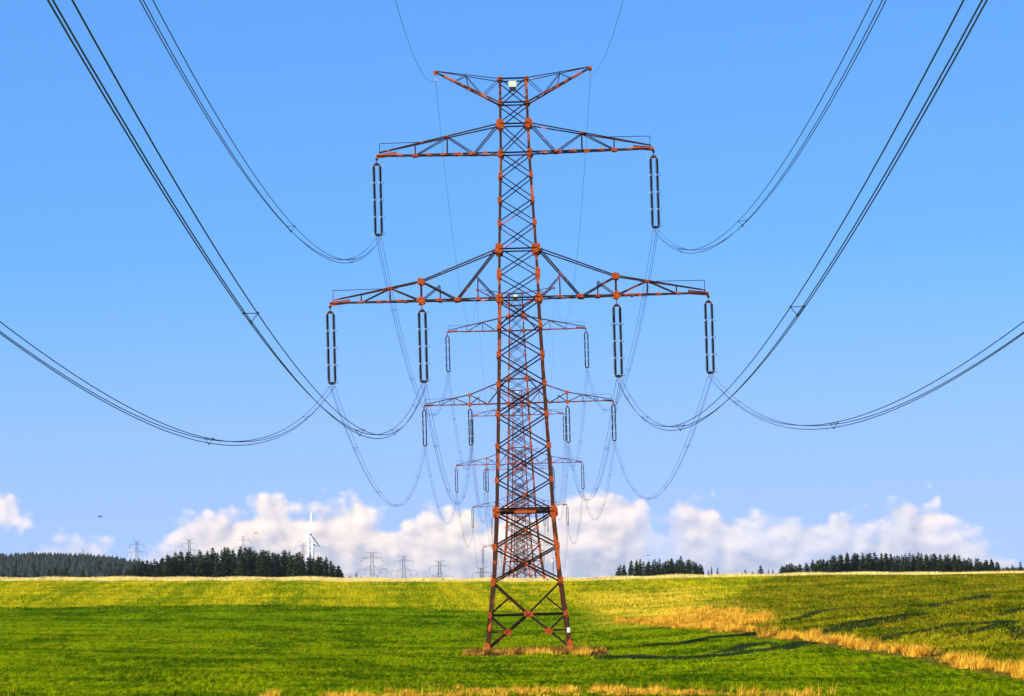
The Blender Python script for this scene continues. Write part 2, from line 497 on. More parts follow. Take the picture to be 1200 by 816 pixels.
def ground_colour(g, blades=False):
    geo = g.n('ShaderNodeNewGeometry')
    P = geo.outputs['Position']
    x, y, z = g.sep(P)
    pxy = g.xyz(x, y, 0.0)
    big = g.noise2(pxy, 0.045, 4, 0.6)
    mid = g.noise2(pxy, 0.35, 4, 0.65)
    fine = g.noise2(pxy, 2.6, 3, 0.75)
    # growth in streaks along the mowing direction
    st = g.noise2(g.xyz(g.m('MULTIPLY', x, 1.7), g.m('MULTIPLY', y, 0.13), 0.0), 1.0, 5, 0.8)
    st2 = g.noise2(g.xyz(g.m('MULTIPLY_ADD', x, 0.16, 31.0), g.m('MULTIPLY', y, 0.035), 0.0), 1.0, 5, 0.66)
    hor = g.noise2(g.xyz(g.m('MULTIPLY', x, 0.03), g.m('MULTIPLY', y, 0.09), 0.0), 1.0, 4, 0.6)
    f = g.m('ADD', g.m('ADD', g.m('MULTIPLY', st, 0.42), g.m('MULTIPLY', st2, 0.42)), g.m('MULTIPLY', hor, 0.31))
    lush = g.mix(g.ss(f, 0.46, 0.67), (0.030, 0.070, 0.0008), (0.150, 0.195, 0.001))
    band = g.m('MULTIPLY', g.ss(g.m('ADD', y, g.m('MULTIPLY', g.m('SUBTRACT', st2, 0.5), 130.0)), 395, 455), g.ss(x, 60.0, -10.0))
    lush = g.mix(g.m('MULTIPLY', band, 0.55), lush, g.mix(g.ss(f, 0.46, 0.68), (0.018, 0.060, 0.001), (0.085, 0.155, 0.001)))
    lush = g.mix(g.m('MULTIPLY', g.ss(g.noise2(g.xyz(g.m('MULTIPLY', x, 0.5), g.m('MULTIPLY_ADD', y, 0.06, 40.0), 0.0), 1.0, 5, 0.75), 0.56, 0.72), 0.7), lush, (0.23, 0.18, 0.006))
    lush = g.mix(g.m('MULTIPLY', g.ss(g.noise2(g.xyz(g.m('MULTIPLY', x, 0.9), g.m('MULTIPLY_ADD', y, 0.11, 90.0), 0.0), 1.0, 4, 0.7), 0.60, 0.70), 0.75), lush, (0.014, 0.034, 0.001))
    # stubbly yellow green upper field with mowing rows
    xr = g.m('ADD', g.m('ADD', x, g.m('MULTIPLY', y, 0.042)), g.m('MULTIPLY', g.noise2(pxy, 0.02, 2, 0.5), 4.0))
    row = g.m('SINE', g.m('MULTIPLY', xr, 2.3))
    row2 = g.m('SINE', g.m('MULTIPLY', xr, 0.41))
    rr = g.m('ADD', g.m('MULTIPLY', g.m('MULTIPLY', row, g.ss(st2, 0.3, 0.65)), 0.060), g.m('MULTIPLY', row2, 0.05))
    yel = g.mix(g.ss(g.m('ADD', f, rr), 0.42, 0.72), (0.100, 0.150, 0.001), (0.38, 0.31, 0.006))
    # right hand field, olive and tawny
    olive = g.mix(g.ss(f, 0.44, 0.72), (0.040, 0.066, 0.001), (0.23, 0.20, 0.004))
    olive = g.mix(g.m('MULTIPLY', g.ss(g.noise2(g.xyz(g.m('MULTIPLY', x, 0.30), g.m('MULTIPLY_ADD', y, 0.05, 17.0), 0.0), 1.0, 6, 0.75), 0.54, 0.72), 0.75), olive, (0.34, 0.18, 0.008))
    olive = g.mix(g.m('MULTIPLY', g.ss(g.noise2(g.xyz(g.m('MULTIPLY_ADD', x, 0.14, 5.0), g.m('MULTIPLY_ADD', y, 0.045, 71.0), 0.0), 1.0, 5, 0.7), 0.55, 0.68), 0.6), olive, (0.025, 0.045, 0.001))
    straw = g.mix(g.ss(st2, 0.3, 0.7), (0.22, 0.20, 0.015), (0.72, 0.55, 0.17))
    wob = g.m('MULTIPLY', g.m('SUBTRACT', g.noise2(pxy, 0.06, 5, 0.7), 0.5), 26.0)
    wob2 = g.m('MULTIPLY', g.m('SUBTRACT', g.noise2(pxy, 0.15, 5, 0.7), 0.5), 9.0)
    # edge between lush and upper field as Y of X
    eb = g.curve(x, [(-80, 523), (-47, 521), (-32, 526), (-18, 519), (-6, 506), (6, 480), (14, 440), (40, 430)], -80, 40, 400, 560)
    upper = g.ss(g.m('ADD', g.m('SUBTRACT', y, eb), wob), -3.0, 5.0)
    hx = g.curve(y, [(0, 36), (100, 34), (205, 28.5), (270, 24.2), (311, 20.8), (360, 18.2), (389, 16.3), (430, 16.0), (480, 20.0), (530, 24), (700, 38), (800, 42)], 0, 800, 10, 45)
    right = g.ss(g.m('ADD', g.m('SUBTRACT', x, hx), g.m('MULTIPLY', wob2, 0.3)), 0.0, 2.2)
    # tawny dry patch that widens behind the ditch
    dry = g.m('MULTIPLY', g.ss(y, 400, 430), g.ss(y, 640, 540))
    dry = g.m('MULTIPLY', dry, g.m('MULTIPLY', g.ss(g.m('ADD', x, wob2), 4.0, 12.0), g.ss(g.m('ADD', x, wob2), 26.0, 19.0)))
    col = g.mix(upper, lush, yel)
    col = g.mix(right, col, olive)
    col = g.mix(g.m('MULTIPLY', dry, 0.75), col, g.mix(g.ss(f, 0.45, 0.68), (0.20, 0.20, 0.006), (0.62, 0.40, 0.03)))
    crest = g.m('MULTIPLY', g.ss(g.m('ADD', y, wob), 672, 694), g.ss(y, 1000, 860))
    col = g.mix(crest, col, straw)
    far = g.ss(y, 1500, 2600)
    col = g.mix(far, col, g.mix(g.noise2(pxy, 0.004, 4, 0.6), (0.06, 0.09, 0.03), (0.22, 0.18, 0.07)))
    # hedge strip floor
    hs = g.m('MULTIPLY', g.ss(g.m('SUBTRACT', x, hx), -1.2, 0.2), g.ss(g.m('SUBTRACT', x, hx), 3.6, 2.2))
    hs = g.m('MULTIPLY', hs, g.ss(y, 470, 430))
    col = g.mix(hs, col, (0.10, 0.075, 0.008))
    if not blades:
        v = g.m('MULTIPLY_ADD', g.ss(g.noise2(g.xyz(g.m('MULTIPLY', x, 4.5), g.m('MULTIPLY', y, 0.30), 0.0), 1.0, 3, 0.7), 0.3, 0.7), 1.0, 0.5)
        col = g.vm('MULTIPLY', col, g.xyz(v, v, v))
    else:
        w = g.noise2(g.xyz(g.m('MULTIPLY', x, 4.5), g.m('MULTIPLY', y, 0.30), 0.0), 1.0, 3, 0.7)
        v = g.m('MULTIPLY_ADD', g.ss(w, 0.3, 0.7), 1.15, 0.50)
        col = g.vm('MULTIPLY', col, g.xyz(v, v, v))
    return col, P


mt, g, b = new_mat('field_ground')
col, P = ground_colour(g)
g.put(b.inputs['Base Color'], col)
b.inputs['Roughness'].default_value = 1.0; b.inputs['Specular IOR Level'].default_value = 0.0
bp = g.n('ShaderNodeBump'); bp.inputs['Strength'].default_value = 0.6; bp.inputs['Distance'].default_value = 0.5
g.put(bp.inputs['Height'], g.noise(P, 1.1, 6, 0.7)); g.nt.links.new(bp.outputs[0], b.inputs['Normal'])
M['ground'] = mt
mt, g, b = new_mat('meadow_grass_blades')
col, P = ground_colour(g, True)
g.put(b.inputs['Base Color'], col)
b.inputs['Roughness'].default_value = 1.0; b.inputs['Specular IOR Level'].default_value = 0.0
M['grass'] = mt
M['pale_straw'] = foliage_mat('pale_bleached_grass', (0.40, 0.28, 0.06), (0.82, 0.62, 0.22), 0.25)
mt, g, b = new_mat('dry_straw_blades')
geo = g.n('ShaderNodeNewGeometry')
c1 = g.mix(g.ss(g.noise(geo.outputs['Position'], 1.1, 5, 0.7), 0.32, 0.66), (0.34, 0.13, 0.004), (0.92, 0.53, 0.05))
w = g.m('MULTIPLY_ADD', g.noise(geo.outputs['Position'], 7.0, 2, 0.5), 0.8, 0.6)
g.put(b.inputs['Base Color'], g.vm('MULTIPLY', c1, g.xyz(w, w, w)))
b.inputs['Roughness'].default_value = 0.8; b.inputs['Specular IOR Level'].default_value = 0.0
M['straw'] = mt
M['shadow_tuft'] = foliage_mat('dark_shadow_grass', (0.010, 0.026, 0.002), (0.030, 0.055, 0.002), 0.8)  # very dark green, so these tufts read as the pylon's shadow
M['dock'] = foliage_mat('brown_dock_stems', (0.05, 0.018, 0.006), (0.40, 0.13, 0.02), 2.0)

# ------------------------------------------------------------------ ground sheet
ys = [-400, -200, -100, -50]
y_ = 0.0
while y_ < 14000:
    ys.append(y_)
    y_ += 3.0 if y_ < 820 else (y_ - 820) * 0.05 + 3.0
ys.append(14000.0)
ys = np.array(ys)
xf = np.arange(-150, 150.1, 2.0)
xo = 150 + np.cumsum(np.geomspace(3, 900, 26))
xs = np.concatenate([-xo[::-1], xf, xo])
GX, GY = np.meshgrid(xs, ys)
GZ = gz(GX, GY)
ph = 0.10 * np.sin(GX * .21 + GY * .05) * np.sin(GY * .083) + 0.07 * np.sin(GX * .37 + 1.3) * np.sin(GY * .19 + GX * .07)
GZ = GZ + ph * np.clip((GY - 20) / 80, 0, 1) * np.clip((1500 - GY) / 500, 0, 1)


def zg(X, Y):
    X = np.asarray(X, float); Y = np.asarray(Y, float)
    ph = 0.10 * np.sin(X * .21 + Y * .05) * np.sin(Y * .083) + 0.07 * np.sin(X * .37 + 1.3) * np.sin(Y * .19 + X * .07)
    return gz(X, Y) + ph * np.clip((Y - 20) / 80, 0, 1) * np.clip((1500 - Y) / 500, 0, 1)


def grid_mesh(name, X, Y, Z, mat):
    ny, nx = X.shape
    idx = np.arange(nx * ny).reshape(ny, nx)
    f = np.stack([idx[:-1, :-1], idx[:-1, 1:], idx[1:, 1:], idx[1:, :-1]], -1).reshape(-1, 4)
    return np_mesh(name, np.stack([X, Y, Z], -1).reshape(-1, 3), f, mat, smooth=True)


o = bpy.data.objects.new('ground', grid_mesh('ground', GX, GY, GZ, M['ground'])); C.objects.link(o)
tag(o, 'rolling green and yellow fields rising to a low crest', kind='structure')
hx_, hy_ = np.meshgrid(np.linspace(-2600, -330, 120), np.linspace(4480, 5760, 60))
o = bpy.data.objects.new('hills', grid_mesh('hills', hx_, hy_, hill_a(hx_, hy_), M['far_hill'])); C.objects.link(o)
tag(o, 'low wooded ridge on the left horizon', kind='structure')
hx_, hy_ = np.meshgrid(np.linspace(-2600, -120, 110), np.linspace(5480, 8120, 60))
o = bpy.data.objects.new('hills', grid_mesh('hills', hx_, hy_, hill_b(hx_, hy_), M['far_hill'])); C.objects.link(o)
tag(o, 'far rise behind the spruce wood', kind='structure')


# ------------------------------------------------------------------ grass and straw
def blades(X, Y, h, w, lean, nseg=1):
    """one leaning triangle per blade"""
    n = len(X)
    Z = zg(X, Y)
    a = rng.uniform(0, 2 * math.pi, n); la = rng.uniform(0, 2 * math.pi, n)
    dx, dy = np.cos(a) * w / 2, np.sin(a) * w / 2
    ll = lean * h
    A = np.stack([X - dx, Y - dy, Z - 0.03], -1); B = np.stack([X + dx, Y + dy, Z - 0.03], -1)
    Cc = np.stack([X + np.cos(la) * ll, Y + np.sin(la) * ll, Z + h], -1)
    return np.stack([A, B, Cc], 1).reshape(-1, 3)


def blade_obj(name, V, mat, label):
    f = np.arange(len(V), dtype=np.int32).reshape(-1, 3)
    o = bpy.data.objects.new(name, np_mesh(name, V, f, mat)); C.objects.link(o)
    return tag(o, label, kind='stuff')


def in_view(X, Y, mrg=12):
    return np.abs(X + 0.54) < Y * 0.1195 + mrg


# short meadow grass, denser near the camera
n = 620000
Y = 196 + (rng.random(n) ** 1.5) * 330
X = rng.uniform(-1, 1, n) * (Y * 0.12 + 6)
patch = np.sin(X * .5 + 2 * np.sin(Y * .21)) * np.sin(Y * .33 + np.sin(X * .4)) * .5 + .5
keep = rng.random(n) < (0.35 + .65 * patch)
keep &= ~((X > hedge_x(Y) - 0.5) & (X < hedge_x(Y) + 3))
X, Y, patch = X[keep], Y[keep], patch[keep]
h = (0.05 + 0.13 * rng.random(len(X)) ** 2) * (0.5 + 0.8 * patch)
V = blades(X, Y, h, 0.035 + 0.03 * rng.random(len(X)), 0.7)
blade_obj('meadow_grass', V, M['grass'], 'short green meadow grass covering the near field')


def tufts(cx, cy, per, hmin, hmax, spread, w=0.05, lean=0.35, fan=0.25):
    """clumps: per blades around every centre, taller in the middle"""
    n = len(cx)
    hh = rng.uniform(hmin, hmax, n)
    CX = np.repeat(cx, per); CY = np.repeat(cy, per); H = np.repeat(hh, per)
    r = spread * np.sqrt(rng.random(n * per)) * np.repeat(rng.uniform(.6, 1.3, n), per); a = rng.uniform(0, 2 * math.pi, n * per)
    h = H * (1 - 0.5 * (r / (spread * 1.3))) * rng.uniform(.55, 1.0, n * per)
    X = CX + r * np.cos(a); Y = CY + r * np.sin(a)
    V = blades(X, Y, h, w * rng.uniform(.6, 1.3, n * per), lean).reshape(-1, 3, 3)
    V[:, 2, 0] += np.cos(a) * r / spread * h * fan; V[:, 2, 1] += np.sin(a) * r / spread * h * fan
    V[:, 2, 0] += h * 0.18          # wind from the left
    return V.reshape(-1, 3)


parts = []
# the ditch: a band of separate tussocks behind the boundary line
Yd = 200 + rng.random(470) * 232
clump = 0.5 + 0.5 * np.sin(Yd * 0.55) * np.sin(Yd * 0.23 + 1)
Xd = hedge_x(Yd) + 0.4 + rng.random(len(Yd)) ** 1.4 * 1.5 + .35 * np.sin(Yd * .31)
kp = rng.random(len(Yd)) < (.22 + .78 * clump)
for lo, hi, per in ((0.25, 0.7, 80), (0.6, 1.15, 110)):
    q = kp & (rng.random(len(Yd)) < .5)
    parts.append(tufts(Xd[q], Yd[q], per, lo, hi, 0.55 if hi < 1 else .42, 0.045, 0.3, 0.45))
# the wide fan of rank grass where the ditch starts
Yd = rng.uniform(392, 470, 520)
Xd = 14.0 + rng.random(520) * 8
kp = (Xd > hedge_x(np.minimum(Yd, 426)) + 0.0) & (Xd < 22.5 - (Yd - 392) * 0.03) & (rng.random(520) < 0.62 - (Yd - 392) / 120)
parts.append(tufts(Xd[kp], Yd[kp], 90, 0.35, 1.0, 0.6, 0.05, 0.3, 0.45))
Yd = rng.uniform(425, 431, 90); Xd = 8.9 + rng.random(90) ** .7 * 7
parts.append(tufts(Xd, Yd, 60, 0.25, 0.6, 0.5, 0.05, 0.4, 0.4))
V = np.concatenate(parts)
blade_obj('dry_ditch_grass', V, M['straw'], 'band of tall golden dry grass along the field ditch')
# bottom edge
parts = []
cl = np.concatenate([rng.normal(c, s, k) for c, s, k in ((-12.3, .15, 6), (-9.0, .5, 16), (-7.6, .4, 5), (-5.6, .5, 12), (-3.8, .5, 7), (-2.6, .6, 8), (-0.6, .6, 14), (1.2, .7, 14), (3.2, .5, 14), (5.3, .8, 18), (7.5, .9, 12), (10.2, 1.0, 10), (12.6, .8, 6))])
parts.append(tufts(cl, 206.5 + rng.normal(0, 4, len(cl)), 50, 0.22, 0.62, 0.26, 0.03, 0.3))
cl = rng.uniform(-8, 13, 190)
parts.append(tufts(cl, 205 + rng.normal(0, 4, len(cl)), 30, 0.15, 0.38, 0.3, 0.03, 0.5))
cl = np.concatenate([rng.uniform(-8, 14, 46), [-12.4, -12.2, -12.1, -24.6]])
parts.append(tufts(cl, 208 + rng.normal(0, 1.5, len(cl)), 5, 0.6, 0.95, 0.10, 0.028, 0.12))
blade_obj('dry_verge_grass', np.concatenate(parts), M['straw'], 'straw coloured grass heads along the bottom edge of the meadow')
# dark tufts added in place of the pylon's cast shadow over the right field
SHADOW_LANES = [([(5.3, 325.5), (7.3, 316.5), (9.9, 305.5), (13.4, 303.5), (15.4, 308.5), (18.5, 315.5), (20.0, 319.0)], 5.0, 260),
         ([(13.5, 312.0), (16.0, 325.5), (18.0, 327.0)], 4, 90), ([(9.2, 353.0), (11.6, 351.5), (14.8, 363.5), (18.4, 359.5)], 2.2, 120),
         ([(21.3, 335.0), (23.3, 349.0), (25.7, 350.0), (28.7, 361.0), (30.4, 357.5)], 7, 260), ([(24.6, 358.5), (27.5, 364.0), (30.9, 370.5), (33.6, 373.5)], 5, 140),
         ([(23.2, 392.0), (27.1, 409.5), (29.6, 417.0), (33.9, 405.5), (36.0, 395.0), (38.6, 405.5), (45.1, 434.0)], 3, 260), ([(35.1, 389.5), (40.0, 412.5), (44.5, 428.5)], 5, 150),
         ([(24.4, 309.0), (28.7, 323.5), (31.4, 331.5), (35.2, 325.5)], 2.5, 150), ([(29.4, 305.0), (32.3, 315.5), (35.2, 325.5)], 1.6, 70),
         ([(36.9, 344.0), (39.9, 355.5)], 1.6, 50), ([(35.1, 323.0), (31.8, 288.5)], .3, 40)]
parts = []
for pl, wd, cnt in SHADOW_LANES:
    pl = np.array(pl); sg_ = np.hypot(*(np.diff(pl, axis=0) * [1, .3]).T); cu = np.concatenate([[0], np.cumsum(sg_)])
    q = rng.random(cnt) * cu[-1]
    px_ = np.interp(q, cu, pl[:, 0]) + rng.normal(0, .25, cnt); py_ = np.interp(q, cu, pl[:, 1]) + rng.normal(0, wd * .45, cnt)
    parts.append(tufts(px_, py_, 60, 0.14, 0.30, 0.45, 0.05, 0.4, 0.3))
blade_obj('shadow_grass', np.concatenate(parts), M['shadow_tuft'], 'dark green grass tufts standing in for the pylon shadow on meadow and right field')
# crest
n = 130000
Y = rng.uniform(690, 770, n); X = rng.uniform(-1, 1, n) * (Y * 0.125 + 10)
patch = np.sin(X * .23 + np.sin(Y * .11) * 2) * .5 + .5
kp = rng.random(n) < .5 + .5 * patch
X, Y = X[kp], Y[kp]
V = blades(X, Y, rng.uniform(.10, .48, len(X)) * (.6 + .5 * np.sin(X[:] * .31) ** 2), 0.09, 0.35)
blade_obj('dry_crest_grass', V, M['pale_straw'], 'pale dry grass standing along the crest of the hill')
# rank brown plants round the pylon foot
n = 420
cx = np.concatenate([rng.uniform(-5.0, 5.6, 300), rng.uniform(-4.9, -1, 60), rng.uniform(2, 5.9, 60)])
cy = np.concatenate([rng.uniform(341, 350, 300), rng.uniform(341, 344, 60), rng.uniform(336, 345, 60)])
cy = np.where(cx > 4.0, cy - 4, cy)
sel = (rng.random(len(cx)) < .45) & (rng.random(len(cx)) < .7)
V1 = tufts(cx[sel], cy[sel], 40, 0.2, 0.85, 0.36, 0.045, 0.4)
k2 = ~sel & (rng.random(len(cx)) < .6)
V2 = tufts(cx[k2], cy[k2], 34, 0.20, 0.95, 0.30, 0.06, 0.35)
blade_obj('dry_grass_patch', V1, M['straw'], 'golden dry grass round the feet of the nearest pylon')
blade_obj('brown_weeds', V2, M['dock'], 'rusty brown weeds standing under the nearest pylon')
# rough grass tufts on the right field and low stubble beyond the boundary
n = 260000
Y = rng.uniform(250, 668, n); X = rng.uniform(-1, 1, n) * (Y * 0.12 + 6)
kp = (((X > hedge_x(Y) + 3) & (Y < 430)) | (Y > 500) | ((X > 20) & (Y > 400))) & (rng.random(n) < 0.7)
X, Y = X[kp], Y[kp]
V = blades(X, Y, rng.uniform(.08, .30, len(X)) , 0.09, 0.7)
blade_obj('field_stubble', V, M['grass'], 'rough yellow green stubble on the upper and right fields')

# ------------------------------------------------------------------ the pylon
# half width of the mast at height z
LEG = [(0, 3.42), (5.65, 2.75), (11.1, 2.35), (21.25, 1.90), (28.05, 1.65), (31.95, 1.55), (39.6, 1.22), (45.5, 1.13)]


def hw(z):
    return float(np.interp(z, [p[0] for p in LEG], [p[1] for p in LEG]))


NODES = [5.65, 8.4, 11.1, 13.65, 16.3, 18.85, 21.25, 23.6, 25.8, 28.05, 30.0, 31.95, 34.0, 35.85, 37.8, 39.6, 41.9, 43.6, 45.5]
FACES = [((-1, -1), (1, -1)), ((1, -1), (1, 1)), ((1, 1), (-1, 1)), ((-1, 1), (-1, -1))]


def corner(c, z, s=1.0):
    w_ = hw(z) * s
    return Vector((c[0] * w_, c[1] * w_, z))


def part_bar(name, a, b, s, mat, parent, ref=(0, 1, 0), L=True):
    k = MB()
    if L: k.angle(a, b, s, ref)
    else: k.bar(a, b, s)
    return k.build(name, mat, parent)


PR = random.Random(5)


def plate(name, c, w_, h_, t_, mat, parent, normal='y', n=6, turn=0.3):
    """an irregular gusset plate with clipped corners and a few bolt heads"""
    c = Vector(c); k = MB()
    pts = []
    for q, (a, b_) in enumerate(((-.5, -.28), (-.28, -.5), (.28, -.5), (.5, -.28), (.5, .28), (.28, .5), (-.28, .5), (-.5, .28))):
        j_ = PR.uniform(.78, 1.16); pts.append((a * w_ * j_, b_ * h_ * j_))
    ax = {'y': (Vector((1, 0, 0)), Vector((0, 0, 1)), Vector((0, 1, 0))), 'x': (Vector((0, 1, 0)), Vector((0, 0, 1)), Vector((1, 0, 0))),
          'z': (Vector((1, 0, 0)), Vector((0, 1, 0)), Vector((0, 0, 1)))}[normal]
    k.prism([c + ax[0] * p + ax[1] * q - ax[2] * t_ / 2 for p, q in pts], [c + ax[0] * p + ax[1] * q + ax[2] * t_ / 2 for p, q in pts])
    for sx in (-.25, .25):
        for sz in (-.25, .25):
            cc = c + ax[0] * sx * w_ + ax[1] * sz * h_ - ax[2] * (t_ / 2 + .012)
            k.box(cc, (.05, .05, .05))
    return k.build(name, mat, parent)


def make_pylon(label):
    root = empty('lattice_pylon', (0, 0, 0), label, 'pylon', 'pylons of the main power line')
    # legs
    for c in ((-1, -1), (1, -1), (1, 1), (-1, 1)):
        k = MB()
        zs = [z for z, _ in LEG]
        zs = [-1.5] + zs[0:]
        for z0, z1 in zip(zs[:-1], zs[1:]):
            s = 0.30 if z1 < 12 else (0.25 if z1 < 29 else 0.19)
            p0 = corner(c, z0) if z0 >= 0 else corner(c, 0) + Vector((c[0] * .18, c[1] * .18, -1.5))
            # L whose corner points outward
            a, b_ = p0, corner(c, z1)
            t = s * .16
            prof = [(0, 0), (-c[0] * s, 0), (-c[0] * s, -c[1] * t), (-c[0] * t, -c[1] * t), (-c[0] * t, -c[1] * s), (0, -c[1] * s)]
            if c[0] * c[1] < 0: prof = prof[::-1]
            k.prism([a + Vector((p, q, 0)) for p, q in prof], [b_ + Vector((p, q, 0)) for p, q in prof])
        k.build('leg', M['leg'], root)
        k = MB(); base = corner(c, 0) + Vector((c[0] * .05, c[1] * .05, 0))
        k.lathe([(.48, -1.2), (.45, .05), (.36, .16), (.1, .17)], base, 12)
        k.build('footing', M['concrete'], root)
    # X bracing of every panel
    for i, (z0, z1) in enumerate(zip(NODES[:-1], NODES[1:])):
        s = 0.13 if z1 < 12 else (0.105 if z1 < 29 else 0.085)
        for fi, (ca, cb) in enumerate(FACES):
            nx = Vector(((ca[0] + cb[0]) / 2, (ca[1] + cb[1]) / 2, 0))
            up_ = Vector((0, 0, -.13 if nx.y > 0 else (.08 if nx.y < 0 else .0)))
            part_bar('brace', corner(ca, z0) - nx * .05 + up_, corner(cb, z1) - nx * .05 + up_, s, M['brace'], root, nx)
            part_bar('brace', corner(cb, z0) - nx * .13 + up_, corner(ca, z1) - nx * .13 + up_, s, M['brace'], root, nx)
    # bottom panel: crossing diagonals with a tie at their crossing and secondary struts
    for ca, cb in FACES:
        nx = Vector(((ca[0] + cb[0]) / 2, (ca[1] + cb[1]) / 2, 0))
        zc = 3.05
        A1, B1 = corner(ca, 5.65), corner(cb, 5.65); A0, B0 = corner(ca, 0.25), corner(cb, 0.25)
        mid = (corner(ca, zc) + corner(cb, zc)) / 2
        for p in (A1, B1, A0, B0):
            part_bar('brace', p - nx * .04, mid - nx * .04, 0.16, M['brace'], root, nx)
        part_bar('horizontal_tie', corner(ca, zc) - nx * .1, corner(cb, zc) - nx * .1, 0.15, M['brace'], root, nx)
        for ce, e1, e0 in ((ca, A1, A0), (cb, B1, B0)):
            q1 = e1.lerp(mid, .48); q0 = e0.lerp(mid, .52)
            part_bar('secondary_brace', corner(ce, zc), q1, 0.10, M['brace'], root, nx)
            part_bar('secondary_brace', corner(ce, zc), q0, 0.10, M['brace'], root, nx)
            part_bar('secondary_brace', corner(ce, q0.z + .05), q0, 0.08, M['brace'], root, nx)
            if nx.y != 0: plate('gusset_plate', q0 + nx * .03, .62, .42, .03, M['orange'], root, 'y')
        plate('gusset_plate', mid + nx * .02, .75 , .55, .03, M['orange'], root, 'y' if nx.y else 'x')
    # waist frame at 11.1 m
    for ca, cb in FACES:
        nx = Vector(((ca[0] + cb[0]) / 2, (ca[1] + cb[1]) / 2, 0))
        part_bar('horizontal_tie', corner(ca, 11.1), corner(cb, 11.1), 0.15, M['brace'], root, nx)
        part_bar('horizontal_tie', corner(ca, 11.42) , corner(cb, 11.42), 0.09, M['brace'], root, nx)
    part_bar('plan_brace', corner((-1, -1), 11.2), corner((1, 1), 11.2), 0.13, M['orange'], root)
    part_bar('plan_brace', corner((1, -1), 11.26), corner((-1, 1), 11.26), 0.13, M['brace'], root)
    k = MB(); k.box((0, -hw(11.1) - .13, 11.12), (1.7, .05, .20)); k.build('splice_plate', M['orange'], root)
    # ties where the arms join and at the top
    for z in (28.05, 31.95, 39.6, 41.9, 43.6, 45.5):
        for ca, cb in FACES:
            nx = Vector(((ca[0] + cb[0]) / 2, (ca[1] + cb[1]) / 2, 0))
            part_bar('horizontal_tie', corner(ca, z) + nx * .02, corner(cb, z) + nx * .02, 0.12, M['brace'], root, nx)
    # gussets on the legs
    size = {5.65: (.42, .62), 8.4: (.42, .6), 11.1: (.62, .85), 28.05: (.62, .70), 31.95: (.74, .80), 39.6: (.5, .6), 41.9: (.66, .72), 30.0: (.40, .8),
            45.5: (.36, .26), 43.6: (.42, .3)}
    for z in [3.05] + NODES:
        w_, h_ = size.get(z, (.34, .52))
        for c in ((-1, -1), (1, -1), (1, 1), (-1, 1)):
            p = corner(c, z) + Vector((-c[0] * .08, c[1] * .03, 0))
            plate('gusset_plate', p, w_, h_, .04, M['orange'], root, 'y')
    for z in (11.1, 28.05, 31.95, 41.9):
        for c in ((-1, -1), (1, -1), (1, 1), (-1, 1)):
            p = corner(c, z - .22) + Vector((c[0] * .03, -c[1] * .14, 0))
            plate('gusset_plate', p, .45, .5, .04, M['orange'], root, 'x')
    # little plates at the crossings of the low panels
    for z in (7.0, 9.7, 12.4):
        for sy in (-1, 1):
            plate('gusset_plate', (0, sy * (hw(z) + .02), z), .28, .28, .03, M['orange'], root, 'y')
    # shoe at the foot of each leg
    for c in ((-1, -1), (1, -1), (1, 1), (-1, 1)):
        p = corner(c, 0.45)
        plate('foot_plate', p + Vector((-c[0] * .1, c[1] * .04, 0)), .48, 1.0, .05, M['orange'], root, 'y')

    # ---------------- cross arms
    def arm(side, zb, zt, tip, kink, posts, rail, drops):
        """zb bottom chord height, zt where the top chord leaves the mast"""
        wb, wt = hw(zb), hw(zt)
        tipx, tipz = tip
        def bot(X, sy):
            f = (X - wb) / (tipx - wb)
            return Vector((side * X, sy * (wb * (1 - f) + .12 * f), zb + (tipz - zb) * f * .5))
        def topp(X, sy):
            if kink and X < kink[0]:
                f = (X - wt) / (kink[0] - wt); zz = zt + (kink[1] - zt) * f
            elif kink:
                f = (X - kink[0]) / (tipx - kink[0]); zz = kink[1] + (tipz + .15 - kink[1]) * f
            else:
                f = (X - wt) / (tipx - wt); zz = zt + (tipz + .15 - zt) * f
            f2 = (X - wt) / (tipx - wt)
            return Vector((side * X, sy * (wt * (1 - f2) + .10 * f2), zz))
        km = MB()
        for sy in (-1, 1):
            km.angle(bot(wb, sy), bot(tipx, sy), .12, (0, 0, 1))
        armo = km.build('crossarm', M['chord'], root)
        for sy in (-1, 1):
            k = MB()
            if kink:
                k.angle(topp(wt, sy), topp(kink[0], sy), .105); k.angle(topp(kink[0], sy), topp(tipx - .2, sy), .105)
            else:
                k.angle(topp(wt, sy), topp(tipx - .2, sy), .105)
            k.build('top_chord', M['chord'], armo)
        # plan bracing between the two bottom chords
        nseg = 8
        xs_ = np.linspace(wb, tipx - .8, nseg + 1)
        for i in range(nseg):
            part_bar('plan_brace', bot(xs_[i], 1 if i % 2 else -1), bot(xs_[i + 1], -1 if i % 2 else 1), .075, M['brace'], armo)
            if i: part_bar('plan_brace', bot(xs_[i], -1), bot(xs_[i], 1), .075, M['brace'], armo)
            if i:
                for sy in (-1, 1):
                    k = MB(); k.box(bot(xs_[i], sy) + Vector((0, sy * .03, .03)), (.42, .06, .17)); k.build('splice_plate', M['orange'], armo)
        for a_, b_, s in posts:
            for sy in (-1, 1):
                pa = bot(a_[1], sy) if a_[0] == 'b' else (topp(a_[1], sy) if a_[0] == 't' else bot(a_[1], sy).lerp(topp(a_[1], sy), a_[2]))
                pb = bot(b_[1], sy) if b_[0] == 'b' else (topp(b_[1], sy) if b_[0] == 't' else bot(b_[1], sy).lerp(topp(b_[1], sy), b_[2]))
                part_bar('brace', pa, pb, s, M['brace'], armo, (0, 1, 0))
        for X, which, w_, h_ in drops:
            for sy in (-1, 1):
                p = bot(X, sy) if which == 'b' else topp(X, sy)
                plate('gusset_plate', p + Vector((0, sy * .06, 0)), w_, h_, .05, M['orange'], armo, 'y')
